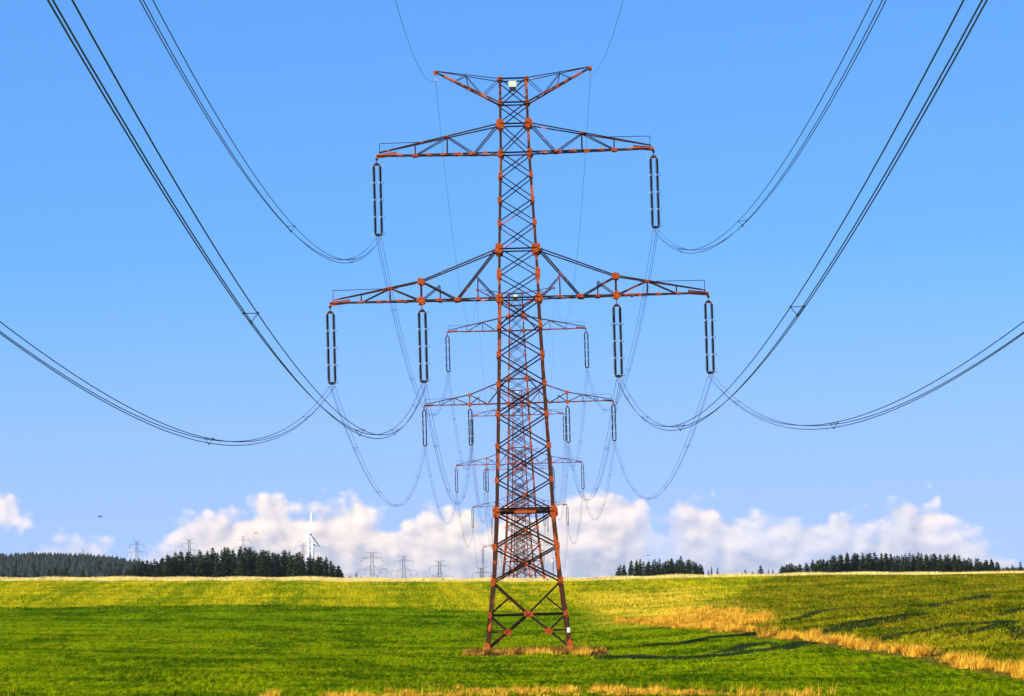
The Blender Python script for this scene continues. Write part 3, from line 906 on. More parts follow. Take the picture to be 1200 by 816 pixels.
        # tip shoe: a long tapering box
        k = MB(); t0 = bot(tipx - 1.5, -1); zc = tipz - .02
        k.prism([Vector((side * (tipx - 1.6), y_, z_)) for y_, z_ in ((-.20, zc - .04), (.20, zc - .04), (.16, zc + .26), (-.16, zc + .26))][::side],
                [Vector((side * (tipx + .05), y_, z_)) for y_, z_ in ((-.14, zc - .22), (.14, zc - .22), (.10, zc + .08), (-.10, zc + .08))][::side])
        k.build('tip_shoe', M['orange'], armo)
        k = MB(); k.box((side * tipx, 0, tipz - .30), (.20, .10, .20)); k.build('hanger_bracket', M['yoke'], armo)
        # thin rail above the tip
        zr = tipz + rail[0]
        k = MB(); k.bar((side * (tipx - .25), .12, tipz + .1), (side * (tipx - .25), .12, zr), .045)
        k.bar((side * (tipx - .25), .12, zr), (side * rail[1], .12, zr + .03), .05)
        k.build('guard_rail', M['brace'], armo)
        return armo

    for sd in (-1, 1):
        wbm = hw(28.05)
        arm(sd, 28.05, 31.95, (15.0, 28.1), (7.72, 29.6),
            [(('b', 7.72), ('t', 7.72), .13), (('b', 10.2), ('t', 10.2), .09), (('b', 12.5), ('t', 12.5), .07),
             (('b', 4.9), ('t', 1.75), .12), (('m', 3.25, .52), ('b', 1.75), .08), (('m', 3.25, .52), ('b', 3.25), .07),
             (('t', 7.72), ('b', 4.9), .10), (('b', 7.72), ('m', 6.25, .55), .08), (('m', 6.25, .55), ('b', 6.25), .06),
             (('b', 7.72), ('t', 10.2), .09), (('t', 10.2), ('b', 12.5), .08)],
            (1.0, 9.6),
            [(7.72, 't', .62, .5), (7.72, 'b', .56, .62), (10.2, 't', .4, .2), (4.9, 'b', .5, .3), (6.25, 'b', .36, .24), (9.0, 'b', .36, .2)])
        arm(sd, 39.6, 41.9, (11.0, 39.75), None,
            [(('b', 5.35), ('t', 5.35), .10), (('b', 7.9), ('t', 7.9), .08), (('b', 3.25), ('t', 1.3), .09), (('t', 5.35), ('b', 3.25), .08),
             (('t', 5.35), ('b', 7.9), .08)],
            (0.95, 6.6),
            [(7.9, 'b', .5, .26), (5.35, 't', .3, .16), (3.25, 'b', .3, .18)])
        # earth wire arm
        zb, zt = 43.6, 45.5
        tip = Vector((sd * 6.15, 0, 46.25))
        wb, wt = hw(zb), hw(zt)
        km = MB()
        for sy in (-1, 1):
            km.angle((sd * wb, sy * wb, zb), tip + Vector((0, sy * .08, 0)), .13)
        ea = km.build('earth_wire_arm', M['leg'], root)
        for sy in (-1, 1):
            part_bar('top_chord', (sd * wt, sy * wt, zt), tip + Vector((0, sy * .06, .1)), .07, M['brace'], ea)
            lo = lambda f: Vector((sd * wb, sy * wb, zb)).lerp(tip, f)
            hi = lambda f: Vector((sd * wt, sy * wt, zt)).lerp(tip, f)
            part_bar('brace', lo(.47), hi(.52), .06, M['brace'], ea)
            part_bar('brace', lo(.25), hi(.52), .05, M['brace'], ea)
            part_bar('brace', lo(.25), hi(.0), .05, M['brace'], ea)
            part_bar('brace', lo(.70), hi(.52), .05, M['brace'], ea)
            k = MB(); k.box(lo(.47) + Vector((0, 0, .05)), (.3, .08, .16)); k.build('gusset_plate', M['orange'], ea)
        for i, f in enumerate((.12, .3, .5, .68, .85)):
            a_ = Vector((sd * wb, -wb, zb)).lerp(tip, f); b_ = Vector((sd * wb, wb, zb)).lerp(tip, f + .08)
            part_bar('plan_brace', a_, b_, .06, M['brace'], ea)
        k = MB(); k.box(tip + Vector((sd * .02, 0, -.04)), (.28, .22, .34)); k.build('tip_shoe', M['orange'], ea)
        k = MB(); k.bar(tip + Vector((0, 0, -.15)), tip + Vector((0, 0, -.62)), .05); k.box(tip + Vector((0, 0, -.68)), (.12, .3, .1))
        k.build('earth_wire_clamp', M['fitting'], ea)
    # number board at the top, number plate on the leg
    k = MB(); k.box((-.05, -hw(44.7) - .16, 45.02), (.62, .06, .46)); sg = k.build('top_board', M['cream'], root)
    k = MB(); k.box((-.05, -hw(44.5) - .14, 44.60), (.52, .12, .34)); k.box((.12, -hw(44.5) - .21, 44.62), (.2, .05, .1)); k.build('lamp_box', M['yoke'], root)
    return root


P1 = make_pylon('nearest and largest rusty orange lattice pylon standing on the green meadow')
BASE = {1: -6.42, 2: -1.42, 3: -2.5, 4: -7.3, 5: -17.95, 6: -30.1}
SPAN = 350.0
P1.location = (0, SPAN, BASE[1])
cmap = child_map()
names = {2: 'second lattice pylon seen through the nearest one, feet on the grassy crest',
         3: 'third lattice pylon in the row, its feet hidden behind the crest',
         4: 'fourth lattice pylon of the row, seen small inside the masts before it',
         5: 'fifth lattice pylon of the row with only arms and mast above the crest'}
for k_ in (2, 3, 4, 5):
    c = copy_tree(P1, cmap)
    c.location = (0, SPAN * k_, BASE[k_]); c['label'] = names[k_]
# the white plate only the nearest pylon carries
k = MB(); k.box((hw(1.6) - .10, -hw(1.6) - .10, 1.75), (.26, .03, .40))
k.build('number_plate', M['white'], P1)


def far_pylon(label, loc, total, kind='donau', rz=0.0, group='far pylons on the horizon', s=1.0, width=1.0, thick=1.0):
    """a distant pylon: lattice mast, arms and hanging strings, each a single part"""
    root = empty('lattice_pylon', loc, label, 'pylon', group, rz)
    top = total
    off = top - 46.0
    mt_ = M['far_steel']
    k = MB()
    def w_(z):
        return max(float(np.interp(z - off, [p[0] for p in LEG], [p[1] for p in LEG])), 0) if z >= off else 3.42 + (off - z) * .12
    zs = [0.0]
    z = max(off, 0)
    if off > 3: zs += list(np.linspace(0, off, max(int(off / 5), 1) + 1)[1:])
    zs += [off + q for q in (5.65, 11.1, 16.3, 21.2, 25.8, 30, 34, 37.8, 41.9, 45.5) if off + q > zs[-1] + .5]
    for c in ((-1, -1), (1, -1), (1, 1), (-1, 1)):
        for z0, z1 in zip(zs[:-1], zs[1:]):
            k.bar((c[0] * w_(z0), c[1] * w_(z0), z0), (c[0] * w_(z1), c[1] * w_(z1), z1), .34 * thick)
    for z0, z1 in zip(zs[:-1], zs[1:]):
        for ca, cb in FACES:
            k.bar((ca[0] * w_(z0), ca[1] * w_(z0), z0), (cb[0] * w_(z1), cb[1] * w_(z1), z1), .16 * thick)
            k.bar((cb[0] * w_(z0), cb[1] * w_(z0), z0), (ca[0] * w_(z1), ca[1] * w_(z1), z1), .16 * thick)
    k.build('mast', mt_, root)
    levels = [(28.05, 31.95, 15.0), (39.6, 41.9, 11.0)]
    for zb, zt, tipx in levels:
        k = MB(); zb += off; zt += off
        for sd in (-1, 1):
            wb, wt = w_(zb), w_(zt)
            for sy in (-1, 1):
                k.bar((sd * wb, sy * wb, zb), (sd * tipx, sy * .1, zb + .1), .22 * thick)
                k.bar((sd * wt, sy * wt, zt), (sd * tipx * .51, sy * wb * .5, (zb * .58 + zt * .42)), .18 * thick)
                k.bar((sd * tipx * .51, sy * wb * .5, (zb * .58 + zt * .42)), (sd * tipx, sy * .1, zb + .3), .18 * thick)
                k.bar((sd * tipx * .51, sy * wb * .5, zb), (sd * tipx * .51, sy * wb * .5, (zb * .58 + zt * .42)), .14 * thick)
                k.bar((sd * tipx * .33, sy * wb * .65, zb), (sd * wt, sy * wt, zt), .12 * thick)
                k.bar((sd * tipx * .33, sy * wb * .65, zb), (sd * tipx * .51, sy * wb * .5, (zb * .58 + zt * .42)), .12 * thick)
        k.build('crossarm', mt_, root)
        spots = [tipx] + ([7.72] if tipx > 12 else [])
        for X in spots:
            for sd in (-1, 1):
                k = MB()
                if kind == 'tension':
                    # jumper loop drooping below the arm
                    pts = [(sd * (X - 1.6 + 3.2 * t_), 0, zb - .4 - 3.0 * math.sin(math.pi * t_)) for t_ in np.linspace(0, 1, 9)]
                    k.tube(pts, .16 * thick, 5)
                    k.build('jumper_loop', mt_, root)
                else:
                    for dx in (-.25, .25):
                        k.bar((sd * X + dx, 0, zb - .5), (sd * X + dx, 0, zb - 6), .17 * thick)
                    k.build('insulator_string', M['yoke'], root)
    k = MB()
    for sd in (-1, 1):
        tz = off + (46.2 if kind != 'tension' else 45.7)
        for sy in (-1, 1):
            k.bar((sd * w_(off + 43.6), sy * w_(off + 43.6), off + (43.6 if kind != 'tension' else 45.2)), (sd * 6.15, sy * .1, tz), .2 * thick)
            k.bar((sd * w_(off + 45.5), sy * w_(off + 45.5), off + 45.5), (sd * 6.15, sy * .1, tz), .12 * thick)
    k.build('earth_wire_arm', mt_, root)
    return root


far_pylon('sixth pylon of the main row, only its thin upper arm tips show over the crest', (0, 2100, BASE[6]), 46.0, group='pylons of the main power line')


def hill_gz(x, y):
    return max(float(gz(x, y)), float(hill_a(x, y)), float(hill_b(x, y)))


for lab, X, Y, topz, kd, rz in (
        ('grey far pylon with drooping loops under its arms, nearest the end of the wood', -148.5, 4440, 23.9, 'tension', 0.0),
        ('grey far pylon with two straight arms, between the looped one and a smaller one', -135.5, 5150, 22.3, 'donau', 0.0),
        ('grey far pylon whose lower arms sink behind the golden crest', -88.5, 4850, 14.8, 'donau', 0.1),
        ('grey far pylon with only its top above the crest beside the big pylon', -43.0, 4930, 6.0, 'donau', 0.2),
        ('tall grey far pylon standing clear between wooded ridge and spruce wood', -583.8, 6750, 63.9, 'donau', 0.0),
        ('grey far pylon rising over the left part of the spruce wood', -503.6, 6750, 63.6, 'donau', 0.2),
        ('grey far pylon rising over the middle of the spruce wood', -430.8, 6900, 67.1, 'donau', 0.1),
        ('grey far pylon half behind the white wind turbine tower', -323.2, 6600, 53.6, 'donau', 0.1),
        ('palest far pylon with its top above the wooded ridge', -641.0, 6500, 51.0, 'donau', 0.1)):
    zb_ = hill_gz(X, Y)
    far_pylon(lab, (X, Y, zb_), topz - zb_, kd, rz, thick=1.0)


# ------------------------------------------------------------------ insulator strings
def rod_mesh():
    k = MB()
    prof = [(.06, 0), (.07, -.07)]
    z = -.08
    while z > -1.22:
        prof += [(.085, z), (.155, z - .028), (.085, z - .045)]
        z -= .075
    prof += [(.05, -1.26), (.045, -1.33)]
    k.lathe(prof, n=8)
    return k.mesh('insulator_rod', M['porcelain'], True)


ROD = rod_mesh()
k = MB(); k.bar((-.21, 0, 0), (.21, 0, 0), .040); k.bar((-.21, 0, -.11), (-.21, 0, .11), .032); k.bar((.21, 0, -.11), (.21, 0, .11), .032)
k.bar((0, -.16, 0), (0, .16, 0), .03)
HORN = k.mesh('arcing_horn', M['fitting'])
k = MB(); k.prism([Vector(q) for q in ((-.30, -.03, -.62), (.30, -.03, -.62), (.12, -.03, -.40), (-.12, -.03, -.40))],
                  [Vector(q) for q in ((-.30, .03, -.62), (.30, .03, -.62), (.12, .03, -.40), (-.12, .03, -.40))])
k.bar((0, 0, .05), (0, 0, -.42), .06)
TOPY = k.mesh('top_yoke', M['leg'])
k = MB(); k.box((0, 0, -6.10), (.66, .06, .14)); k.box((0, 0, -6.20), (.40, .05, .12))
for dx, dz in ((-.2, -6.32), (.2, -6.32), (0, -6.58)):
    k.bar((dx * .5, 0, -6.15), (dx, 0, dz), .045)
BOTY = k.mesh('bottom_yoke', M['yoke'])
k = MB(); k.tube([(0, -.30, .02), (0, -.12, -.03), (0, .12, -.03), (0, .30, .02)], [.03, .055, .055, .03], 6)
CLAMP = k.mesh('conductor_clamp', M['fitting'])


def child(name, me, parent, loc):
    o = bpy.data.objects.new(name, me); C.objects.link(o); o.parent = parent; o.location = loc
    return o


PH = [('outer left lower', -15.0, 28.1 - .22), ('inner left lower', -7.72, 28.05 - .25), ('upper left', -11.0, 39.75 - .2),
      ('upper right', 11.0, 39.75 - .2), ('inner right lower', 7.72, 28.05 - .25), ('outer right lower', 15.0, 28.1 - .22)]
WHERE = {'outer left lower': 'the left tip of the lower arm', 'inner left lower': 'the inner post of the left lower arm',
         'upper left': 'the left tip of the upper arm', 'upper right': 'the right tip of the upper arm',
         'inner right lower': 'the inner post of the right lower arm', 'outer right lower': 'the right tip of the lower arm'}
ORD = {1: 'the nearest pylon', 2: 'the second pylon', 3: 'the third pylon', 4: 'the fourth pylon', 5: 'the fifth pylon'}
SW = R(0.0)
proto = empty('insulator_string', (0, 0, 0), 'x', 'insulator', 'twin insulator strings of the main line')
child('top_yoke', TOPY, proto, (0, 0, 0))
for dx in (-.25, .25):
    for q in range(4):
        child('insulator_rod', ROD, proto, (dx, 0, -.62 - q * 1.365))
    for q in range(5):
        child('arcing_horn', HORN, proto, (dx * 1.12, 0, -.64 - q * 1.36))
child('bottom_yoke', BOTY, proto, (0, 0, 0))
BUN = [(-.2, -6.36), (.2, -6.36), (0, -6.62)]
for dx, dz in BUN:
    child('conductor_clamp', CLAMP, proto, (dx, 0, dz))
cmap = child_map()
first = True
for pn in (1, 2, 3, 4, 5):
    for nm, X, Z in PH:
        o = proto if first else copy_tree(proto, cmap)
        first = False
        o.location = (X, SPAN * pn, BASE[pn] + Z)
        o['label'] = 'dark twin insulator string below %s, %s' % (WHERE[nm], ORD[pn][4:])

# ------------------------------------------------------------------ conductors
SPACER = None


def spacer_mesh():
    k = MB()
    pts = [Vector((-.2, 0, .09)), Vector((.2, 0, .09)), Vector((0, 0, -.17))]
    for i in range(3):
        k.bar(pts[i], pts[(i + 1) % 3], .022)
        k.tube([pts[i] + Vector((0, -.09, 0)), pts[i] + Vector((0, .09, 0))], .034, 6)
    return k.mesh('spacer', M['yoke'])


SPACER = spacer_mesh()


def wire_line(a, b, sag, n=44):
    ts = np.linspace(0, 1, n + 1)
    return [Vector((a[0] + (b[0] - a[0]) * t, a[1] + (b[1] - a[1]) * t, a[2] + (b[2] - a[2]) * t - 4 * sag * t * (1 - t))) for t in ts]


SP0 = {'outer left lower': [60, 208, 305], 'inner left lower': [50, 121, 203, 262, 318], 'upper left': [70, 210, 290],
       'upper right': [75, 219, 299], 'inner right lower': [50, 128, 222, 282, 324], 'outer right lower': [64, 216, 310]}
SPANNAME = {0: 'running overhead from the frame edge to', 1: 'sagging from the nearest pylon to', 2: 'sagging from the second pylon to', 3: 'sagging from the third pylon to',
            4: 'sagging from the fourth pylon to', 5: 'sagging from the fifth pylon to'}
SAG = {'outer left lower': (9.15, 9.3), 'inner left lower': (8.5, 9.2), 'upper left': (10.4, 10.0), 'upper right': (10.8, 10.0), 'inner right lower': (9.0, 9.2), 'outer right lower': (9.15, 9.3)}
ORD[6] = 'the sixth pylon'
SPANL = ['coming from overhead down to the nearest pylon'] + ['sagging between %s and %s pylon' % (a, b) for a, b in (
    ('nearest', 'second'), ('second', 'third'), ('third', 'fourth'), ('fourth', 'fifth'), ('fifth', 'sixth'))]
for sp in range(0, 6):
    for nm, X, Z in PH:
        z1 = BASE[sp + 1] + Z
        z0 = (BASE[sp] + Z) if sp else {'outer left lower': 22.4, 'inner left lower': 21.3, 'upper left': 33.0, 'upper right': 34.3, 'inner right lower': 22.6, 'outer right lower': 22.4}[nm]
        y0, y1 = SPAN * sp, SPAN * (sp + 1)
        sag = SAG[nm][0 if sp == 0 else 1] * (1 + (0, 0, .02, -.03, .02, .05)[sp])
        root = empty('conductor_bundle', (X, y1, z1 - 6.4),
                     'triple conductor cable %s, %s run' % (SPANL[sp], nm), 'power line', 'conductor cables of the main line')
        off = Vector((X, y1, z1 - 6.4))
        for i, (dx, dz) in enumerate(BUN):
            sg = sag * (1 + (0.0, .004, -.006)[i])
            pts = wire_line((X + dx, y0, z0 + dz), (X + dx, y1, z1 + dz), sg, 56 if sp == 0 else 36)
            k = MB(); k.tube([p - off for p in pts], .019 if sp == 0 else .0155, 4)
            k.build('conductor', M['wire'], root)
        ds = SP0[nm] if sp == 0 else [35 + (hash((len(nm), sp)) % 20) + 62 * i for i in range(5)]
        if sp < 4:
            for d in ds:
                t = d / SPAN if sp == 0 else min(d / SPAN, .95)
                zz = z0 + (z1 - z0) * t - 4 * sag * t * (1 - t) - 6.45
                child('spacer', SPACER, root, Vector((X, y0 + t * SPAN, zz)) - off)
    for sd, nm in ((-1, 'left'), (1, 'right')):
        z1 = BASE[sp + 1] + 46.25 - .68; z0 = (BASE[sp] + 46.25 - .68) if sp else 41.5
        pts = wire_line((sd * 6.15, SPAN * sp, z0), (sd * 6.15, SPAN * (sp + 1), z1), (11.3 if sd < 0 else 9.6) if sp == 0 else 11.0, 48)
        k = MB(); k.tube(pts, .0125, 4)
        o = k.build('earth_wire', M['wire'])
        tag(o, 'thin single earth wire %s, %s side' % (SPANL[sp], nm), 'wire', 'earth wires of the main line')


# ------------------------------------------------------------------ spruces
def spruce_mesh(seed, wide=1.0):
    r = random.Random(seed)
    k = MB(); Ht = 20.0
    z = 1.2 + r.random()
    core = []
    while z < Ht - .2:
        f = 1 - z / Ht
        rad = (0.25 + 3.1 * f ** 0.60) * wide
        nb = 8 if f > .3 else 6
        a0 = r.random() * 6.28
        for j in range(nb):
            a = a0 + 2 * math.pi * j / nb + r.uniform(-.25, .25)
            L = rad * r.uniform(.62, 1.2)
            if r.random() < .07: L *= 1.25
            dr = L * r.uniform(.10, .45)
            ca, sa = math.cos(a), math.sin(a)
            wv = .30 * L + .12
            zt = z + r.uniform(-.12, .12)
            tip = Vector((ca * L, sa * L, zt - dr + .25 * L * .4))
            base = Vector((0, 0, zt + .1))
            mid = Vector((ca * L * .6, sa * L * .6, zt - dr * .35))
            s_ = Vector((-sa, ca, 0)) * wv
            k.add([base, mid + s_ - Vector((0, 0, .22 * L)), tip, mid - s_ - Vector((0, 0, .22 * L)), mid + Vector((0, 0, .10))],
                  [(0, 1, 4), (1, 2, 4), (2, 3, 4), (3, 0, 4)])
        z += r.uniform(.42, .62) * (0.75 + .5 * f)
    k.add([Vector((.16, 0, Ht - .9)), Vector((-.08, .14, Ht - .9)), Vector((-.08, -.14, Ht - .9)), Vector((0, 0, Ht + .35))], [(0, 1, 3), (1, 2, 3), (2, 0, 3)])
    return k.mesh('crown', M['spruce'])


CR = [spruce_mesh(i, w_) for i, w_ in ((1, 1.0), (2, .82), (3, 1.15), (4, .92), (5, 1.3), (6, .75))]
k = MB(); k.tube([(0, 0, -1.5), (0, 0, 4), (0.05, 0, 12), (0, 0, 19.6)], [.30, .24, .14, .03], 7)
TR = k.mesh('trunk', M['bark'], True)


def spruce(X, Y, topz, label, group, kind=None, wid=1.0):
    zb_ = float(zg(X, Y)) - .1
    ht = max(topz - zb_, 2.0)
    root = empty('spruce_tree', (X, Y, zb_), label, 'tree', group, random.uniform(0, 6.28))
    s = ht / 20.3
    sx = wid * (0.55 + .45 * s) if s < 1 else wid * s ** .5
    me = CR[kind if kind is not None else random.randrange(6)]
    for nm_, m_ in (('trunk', TR), ('crown', me)):
        o = child(nm_, m_, root, (0, 0, 0)); o.scale = (sx, sx, s)
    return root


def band(prof, step, rows, Y0, dY, label, group, jit=1.2, wid=1.0, low=0.0):
    px = [p[0] for p in prof]; pz = [p[1] for p in prof]
    cnt = 0
    for r_ in range(rows):
        X = px[0] + r_ * step * .37
        while X < px[-1]:
            Y = Y0 + dY * r_ + random.uniform(-4, 4)
            f = Y / Y0
            tz = float(np.interp(X, px, pz)) * f + random.uniform(-jit * 1.6, jit * 1.0) + .6 - (low if r_ == 0 else 0)
            lb = label if isinstance(label, str) else [l for x_, l in label if X < x_][0]
            spruce(X * f, Y, tz, lb, group, wid=wid)
            X += step * random.uniform(.7, 1.35); cnt += 1
    return cnt


LW = [(-153.6, 4.6), (-150.2, 7.8), (-145.5, 9.0), (-141.3, 8.2), (-137.2, 10.5), (-131.2, 11.0), (-126.2, 11.2), (-120.6, 11.7), (-113.6, 12.3), (-106.3, 12.0), (-98.7, 10.4),
      (-91.4, 10.4), (-86.4, 9.3), (-79.1, 8.5), (-74.9, 7.0), (-71.3, 4.9), (-69.6, 2.4)]
band(LW, 2.45, 3, 1720, 14, [(-134, 'dark spruce in the lower left end of the left wood'), (-104, 'dark spruce in the tall middle of the left wood'), (0, 'dark spruce in the right part of the left wood, around the turbines')], 'spruces of the left wood', 0.75, 1.35, 1.0)
band([(36.9, 1.0), (41.9, 2.6), (46.3, 3.0), (54.6, 2.8), (62.6, 3.4), (68.2, 1.9), (70.5, .3)], 2.1, 3, 1720, 9,
     'dark spruce in the small wood right of the big pylon', 'spruces of the middle wood', .85, 1.0, .8)
for X, tz in ((72.7, -.9), (74.0, .2), (76.3, -.2)):
    spruce(X, 1722, tz, 'slim spruce at the thin right end of the middle wood', 'end spruces of the middle wood', 1, .7)
for X, tz, lab in ((87.0, -1.3, 'tiny lone spruce, first after the middle wood on the crest'), (89.7, -2.0, 'very small spruce tip just left of the bushy lone spruce'),
                   (93.0, 0.1, 'bushy lone spruce, tallest between the two right woods'), (96.0, -1.6, 'small slim spruce just right of the bushy lone spruce'),
                   (97.7, -1.4, 'small slim spruce, last before the long right wood')):
    spruce(X, 1720, tz, lab, 'lone spruces between the right woods', None, .65 if tz < 0 else 1.0)
band([(101.3, -.9), (104.3, -.2), (107.3, -1.0), (111.7, 1.0), (125.7, 3.1), (140.9, 2.8), (155.9, 3.0), (168.1, 1.4), (172, .2), (179.0, -.6), (186, -1.4)], 2.35, 3, 1720, 9,
     [(118, 'dark spruce in the low left end of the long right wood'), (160, 'dark spruce in the tall middle of the long right wood'), (999, 'dark spruce in the right end of the long right wood')], 'spruces of the long right wood', .8, 1.2, .5)
for X, tz in ((189.2, -3), (191.2, -2.2), (194.4, -1.0), (197.5, -2.5), (200, -1.5)):
    spruce(X, 1724, tz, 'slim spruce at the far right end of the skyline', 'end spruces of the long right wood', 3, .8)
for X, tz in ((-208.5, 5.1), (-203.7, 5.3), (-199.6, 4.2), (-194.7, 4.8), (-189.9, 5.9), (-187.5, 6.1), (-185, 5.6), (-183.0, 5.9), (-176.5, 5.0), (-173.5, 3.8), (-165.2, 4.2), (-161.8, 4.4), (-158.6, 5.0), (-155.8, 5.6)):
    spruce(X, 1780, tz + 1.3, 'low dark spruce on the crest before the wooded ridge', 'low spruces before the ridge', None, 1.15)
for X, tz, lab in ((-68.9, 1.0, 'small dark spruce just right of the end of the left wood'), (-66.4, 2.0, 'slim dark spruce left of the looped far pylon'),
                   (-64.4, 0.1, 'tiny dark spruce left of the looped far pylon foot'), (-57.9, .6, 'tiny dark spruce right of the looped far pylon foot')):
    spruce(X, 1780, tz, lab, None, 1, .7)


# far woods: nobody could count them
def far_wood(name, X, Y, Z, h, label):
    """ragged low-poly conifers joined into one mass"""
    n = len(X)
    lev = 3; ns = 5
    V = []; F = []
    base = 0
    ang = np.linspace(0, 2 * math.pi, ns, endpoint=False)
    vs = []; fs = []
    for q in range(lev):
        z0 = .08 + q * .28; z1 = z0 + (.44 if q < 2 else .36); r_ = .21 * (1 - q * .28)
        ring = np.stack([np.cos(ang + q) * r_, np.sin(ang + q) * r_, np.full(ns, z0)], -1)
        k0 = len(vs)
        vs += ring.tolist() + [[0, 0, z1]]
        fs += [(k0 + i, k0 + (i + 1) % ns, k0 + ns) for i in range(ns)]
    vs = np.array(vs); fs = np.array(fs)
    sc = h[:, None, None] * np.stack([np.ones(n) * rng.uniform(.8, 1.3, n)] * 2 + [np.ones(n)], -1)[:, None, :]
    VV = vs[None] * sc + rng.normal(0, .05, (n, len(vs), 3)) * h[:, None, None] * np.array([1, 1, .3])
    VV += np.stack([X, Y, Z], -1)[:, None, :]
    FF = fs[None] + (np.arange(n) * len(vs))[:, None, None]
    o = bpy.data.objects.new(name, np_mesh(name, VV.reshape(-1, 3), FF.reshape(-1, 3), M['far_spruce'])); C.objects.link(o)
    return tag(o, label, kind='stuff')


n = 9000
X = rng.uniform(-1050, -400, n); Y = rng.uniform(4520, 5300, n)
clear = (((X + 452) / 26) ** 2 + ((Y - 4935) / 70) ** 2) < 1
Z = hill_a(X, Y)
ok = (~clear) & (Z > -31)
X, Y, Z = X[ok], Y[ok], Z[ok]
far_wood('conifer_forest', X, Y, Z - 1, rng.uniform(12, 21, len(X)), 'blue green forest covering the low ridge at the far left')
n = 1500
X = rng.uniform(330, 760, n); Y = rng.uniform(4450, 4700, n)
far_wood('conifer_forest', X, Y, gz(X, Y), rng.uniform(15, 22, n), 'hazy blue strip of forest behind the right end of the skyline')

# ------------------------------------------------------------------ wind turbines
def turbine(label, loc, hub, blade, angles, yaw, group='wind turbines behind the wood'):
    x, y, z = loc
    root = empty('wind_turbine', loc, label, 'wind turbine', group)
    hz_ = hub - z
    k = MB(); k.tube([(0, 0, -2), (0, 0, hz_ * .5), (0, 0, hz_ - 1.2)], [3.0, 2.5, 2.0], 16)
    k.build('tower', M['turbine'], root, True)
    ax = Vector((math.sin(yaw), -math.cos(yaw), 0))      # where the rotor looks
    side = Vector((math.cos(yaw), math.sin(yaw), 0))
    up_ = Vector((0, 0, 1)); hc = Vector((0, 0, hz_))
    k = MB()
    def sec(d, w_, h_): return [hc + ax * d + side * sx * w_ + up_ * sz * h_ for sx, sz in ((-1, -1), (1, -1), (1.0, .6), (.6, 1), (-.6, 1), (-1.0, .6))]
    k.prism(sec(-6.5, 1.1, 1.2), sec(-5.5, 1.6, 1.7)); k.prism(sec(-5.5, 1.6, 1.7), sec(2.0, 1.7, 1.8))
    k.build('nacelle', M['turbine'], root)
    k = MB()
    hb = hc + ax * 3.4
    rings = []
    for d, r_ in ((-1.4, 1.3), (0, 1.4), (1.0, 1.0), (1.7, .3)):
        rings.append([hb + ax * d + (side * math.cos(a) + up_ * math.sin(a)) * r_ for a in np.linspace(0, 2 * math.pi, 10, endpoint=False)])
    for a_, b_ in zip(rings[:-1], rings[1:]): k.prism(a_, b_)
    k.build('hub', M['darkgrey'], root)
    for an in angles:
        d = (side * math.sin(R(an)) + up_ * math.cos(R(an)))
        t_ = side * math.cos(R(an)) - up_ * math.sin(R(an))
        k = MB(); secs = []
        for f, c_, th_ in ((0.02, 1.3, 1.2), (.08, 1.6, 1.1), (.2, 3.4, .8), (.45, 2.7, .5), (.75, 1.8, .3), (1.0, .4, .1)):
            tw = R(78 + 10 * f); u_ = t_ * math.cos(tw) + ax * math.sin(tw); v_ = ax * math.cos(tw) - t_ * math.sin(tw)
            p = hb + d * (blade * f + .8)
            secs.append([p - u_ * c_ * .35, p + v_ * th_ * .5, p + u_ * c_ * .65, p - v_ * th_ * .5])
        for a_, b_ in zip(secs[:-1], secs[1:]): k.prism(a_, b_)
        k.build('blade', M['turbine'], root)
    return root


zt_ = hill_gz(-284.3, 6000)
turbine('white wind turbine in front with one blade pointing straight up, behind the left wood', (-284.3 - 1.5, 6000, zt_), 57.8, 31, (5, 125, 245), R(62))
zt_ = hill_gz(-299.3, 6400)
turbine('second white wind turbine mostly hidden behind the front one, a blade reaching right', (-299.3, 6400, zt_), 46.7, 32, (-22, 98, 218), R(40))

# ------------------------------------------------------------------ a small mast with red bands, far off
root = empty('transmitter_mast', (29.6, 4000, float(gz(29.6, 4000))), 'tiny white and red banded mast far off between the legs of the nearest pylon', 'mast')
zt_ = 13.5 - root.location.z
k = MB(); k.tube([(0, 0, 0), (0, 0, zt_ - 3)], [.5, .3], 8); k.build('pole', M['far_steel'], root)
k = MB(); k.lathe([(.3, zt_ - 4.0), (1.3, zt_ - 3.6), (1.3, zt_ - 1.6), (.3, zt_ - 1.2)], (0, 0, -2.0), 12); k.build('drum', M['white'], root)
for dz in (0.0, -4.0):
    k = MB(); k.lathe([(1.1, zt_ - 1.0 + dz), (1.1, zt_ - .3 + dz)], (0, 0, -2.0), 12); k.build('red_band', M['red'], root)
k = MB(); k.tube([(0, 0, zt_ - 3), (0, 0, zt_ + 4)], .12, 6); k.build('antenna', M['far_steel'], root)

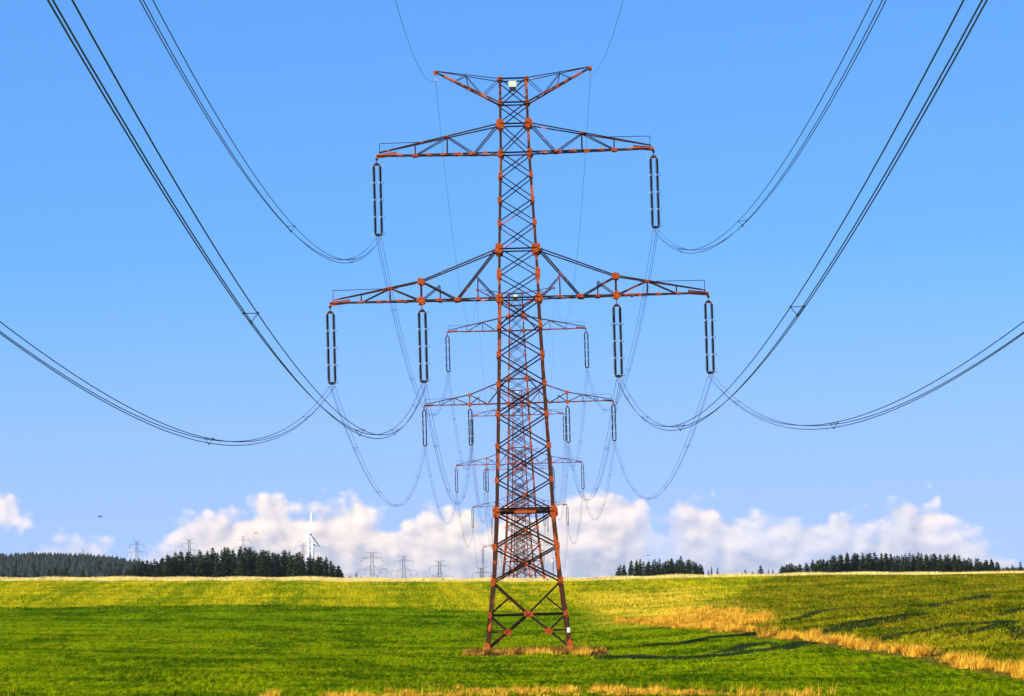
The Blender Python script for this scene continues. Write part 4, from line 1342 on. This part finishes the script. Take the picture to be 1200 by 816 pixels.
# ------------------------------------------------------------------ birds
def bird(loc, yaw, flap, size, label):
    root = empty('bird', loc, label, 'bird', 'birds in the sky', yaw)
    k = MB()
    k.tube([(0, -.32, 0), (0, -.2, .02), (0, 0, .0), (0, .16, .01), (0, .26, .05), (0, .34, .03)], [.02, .05, .085, .07, .045, .01], 8)
    k.add([Vector(q) for q in ((-.03, -.28, 0), (.03, -.28, 0), (.09, -.48, .01), (-.09, -.48, .01), (0, -.38, .02))], [(0, 1, 4), (1, 2, 4), (2, 3, 4), (3, 0, 4)])
    b_ = k.build('body', M['bird'], root); b_.scale = (size,) * 3
    for sd in (-1, 1):
        k = MB()
        e = Vector((sd * .28, .03, .28 * math.sin(flap))); t_ = Vector((sd * .60, -.12, .6 * math.sin(flap) * .8))
        k.add([Vector((sd * .05, .12, .03)), Vector((sd * .05, -.12, .02)), e + Vector((0, .09, .01)), e + Vector((0, -.14, 0)), t_,
               Vector((sd * .05, 0, .0)), e - Vector((0, .02, .02))], [(0, 2, 3, 1), (2, 4, 3), (0, 5, 6, 2), (5, 1, 3, 6)])
        w__ = k.build('wing', M['bird'], root); w__.scale = (size,) * 3
    return root


bird((-47.8, 500, 7.5), R(50), R(35), 0.75, 'dark bird gliding alone above the wooded ridge on the left')
bird((-36.2, 600, 6.2), R(90), R(8), 0.7, 'dark bird flying level left of the wind turbines')
bird((19.8, 700, 2.0), R(80), R(12), 0.75, 'small dark bird low above the middle wood')

# ------------------------------------------------------------------ air
HAZE = 0.95e-5
x0, x1, y0, y1, z0, z1 = -5200, 5200, -420, 14100, -36, 96
k = MB(); k.box(((x0 + x1) / 2, (y0 + y1) / 2, (z0 + z1) / 2), (x1 - x0, y1 - y0, z1 - z0))
mt = bpy.data.materials.new('haze_air'); mt.use_nodes = True
g = NT(mt.node_tree)
pv = g.n('ShaderNodeVolumePrincipled'); out = g.n('ShaderNodeOutputMaterial')
pv.inputs['Color'].default_value = (0.80, 0.88, 1.0, 1); pv.inputs['Density'].default_value = HAZE
g.nt.links.new(pv.outputs[0], out.inputs['Volume'])
o = k.build('haze', mt)
tag(o, 'thin bluish haze lying over the whole landscape', kind='stuff')
print('objects', len(bpy.data.objects), 'grid x', xs[0], xs[-1])
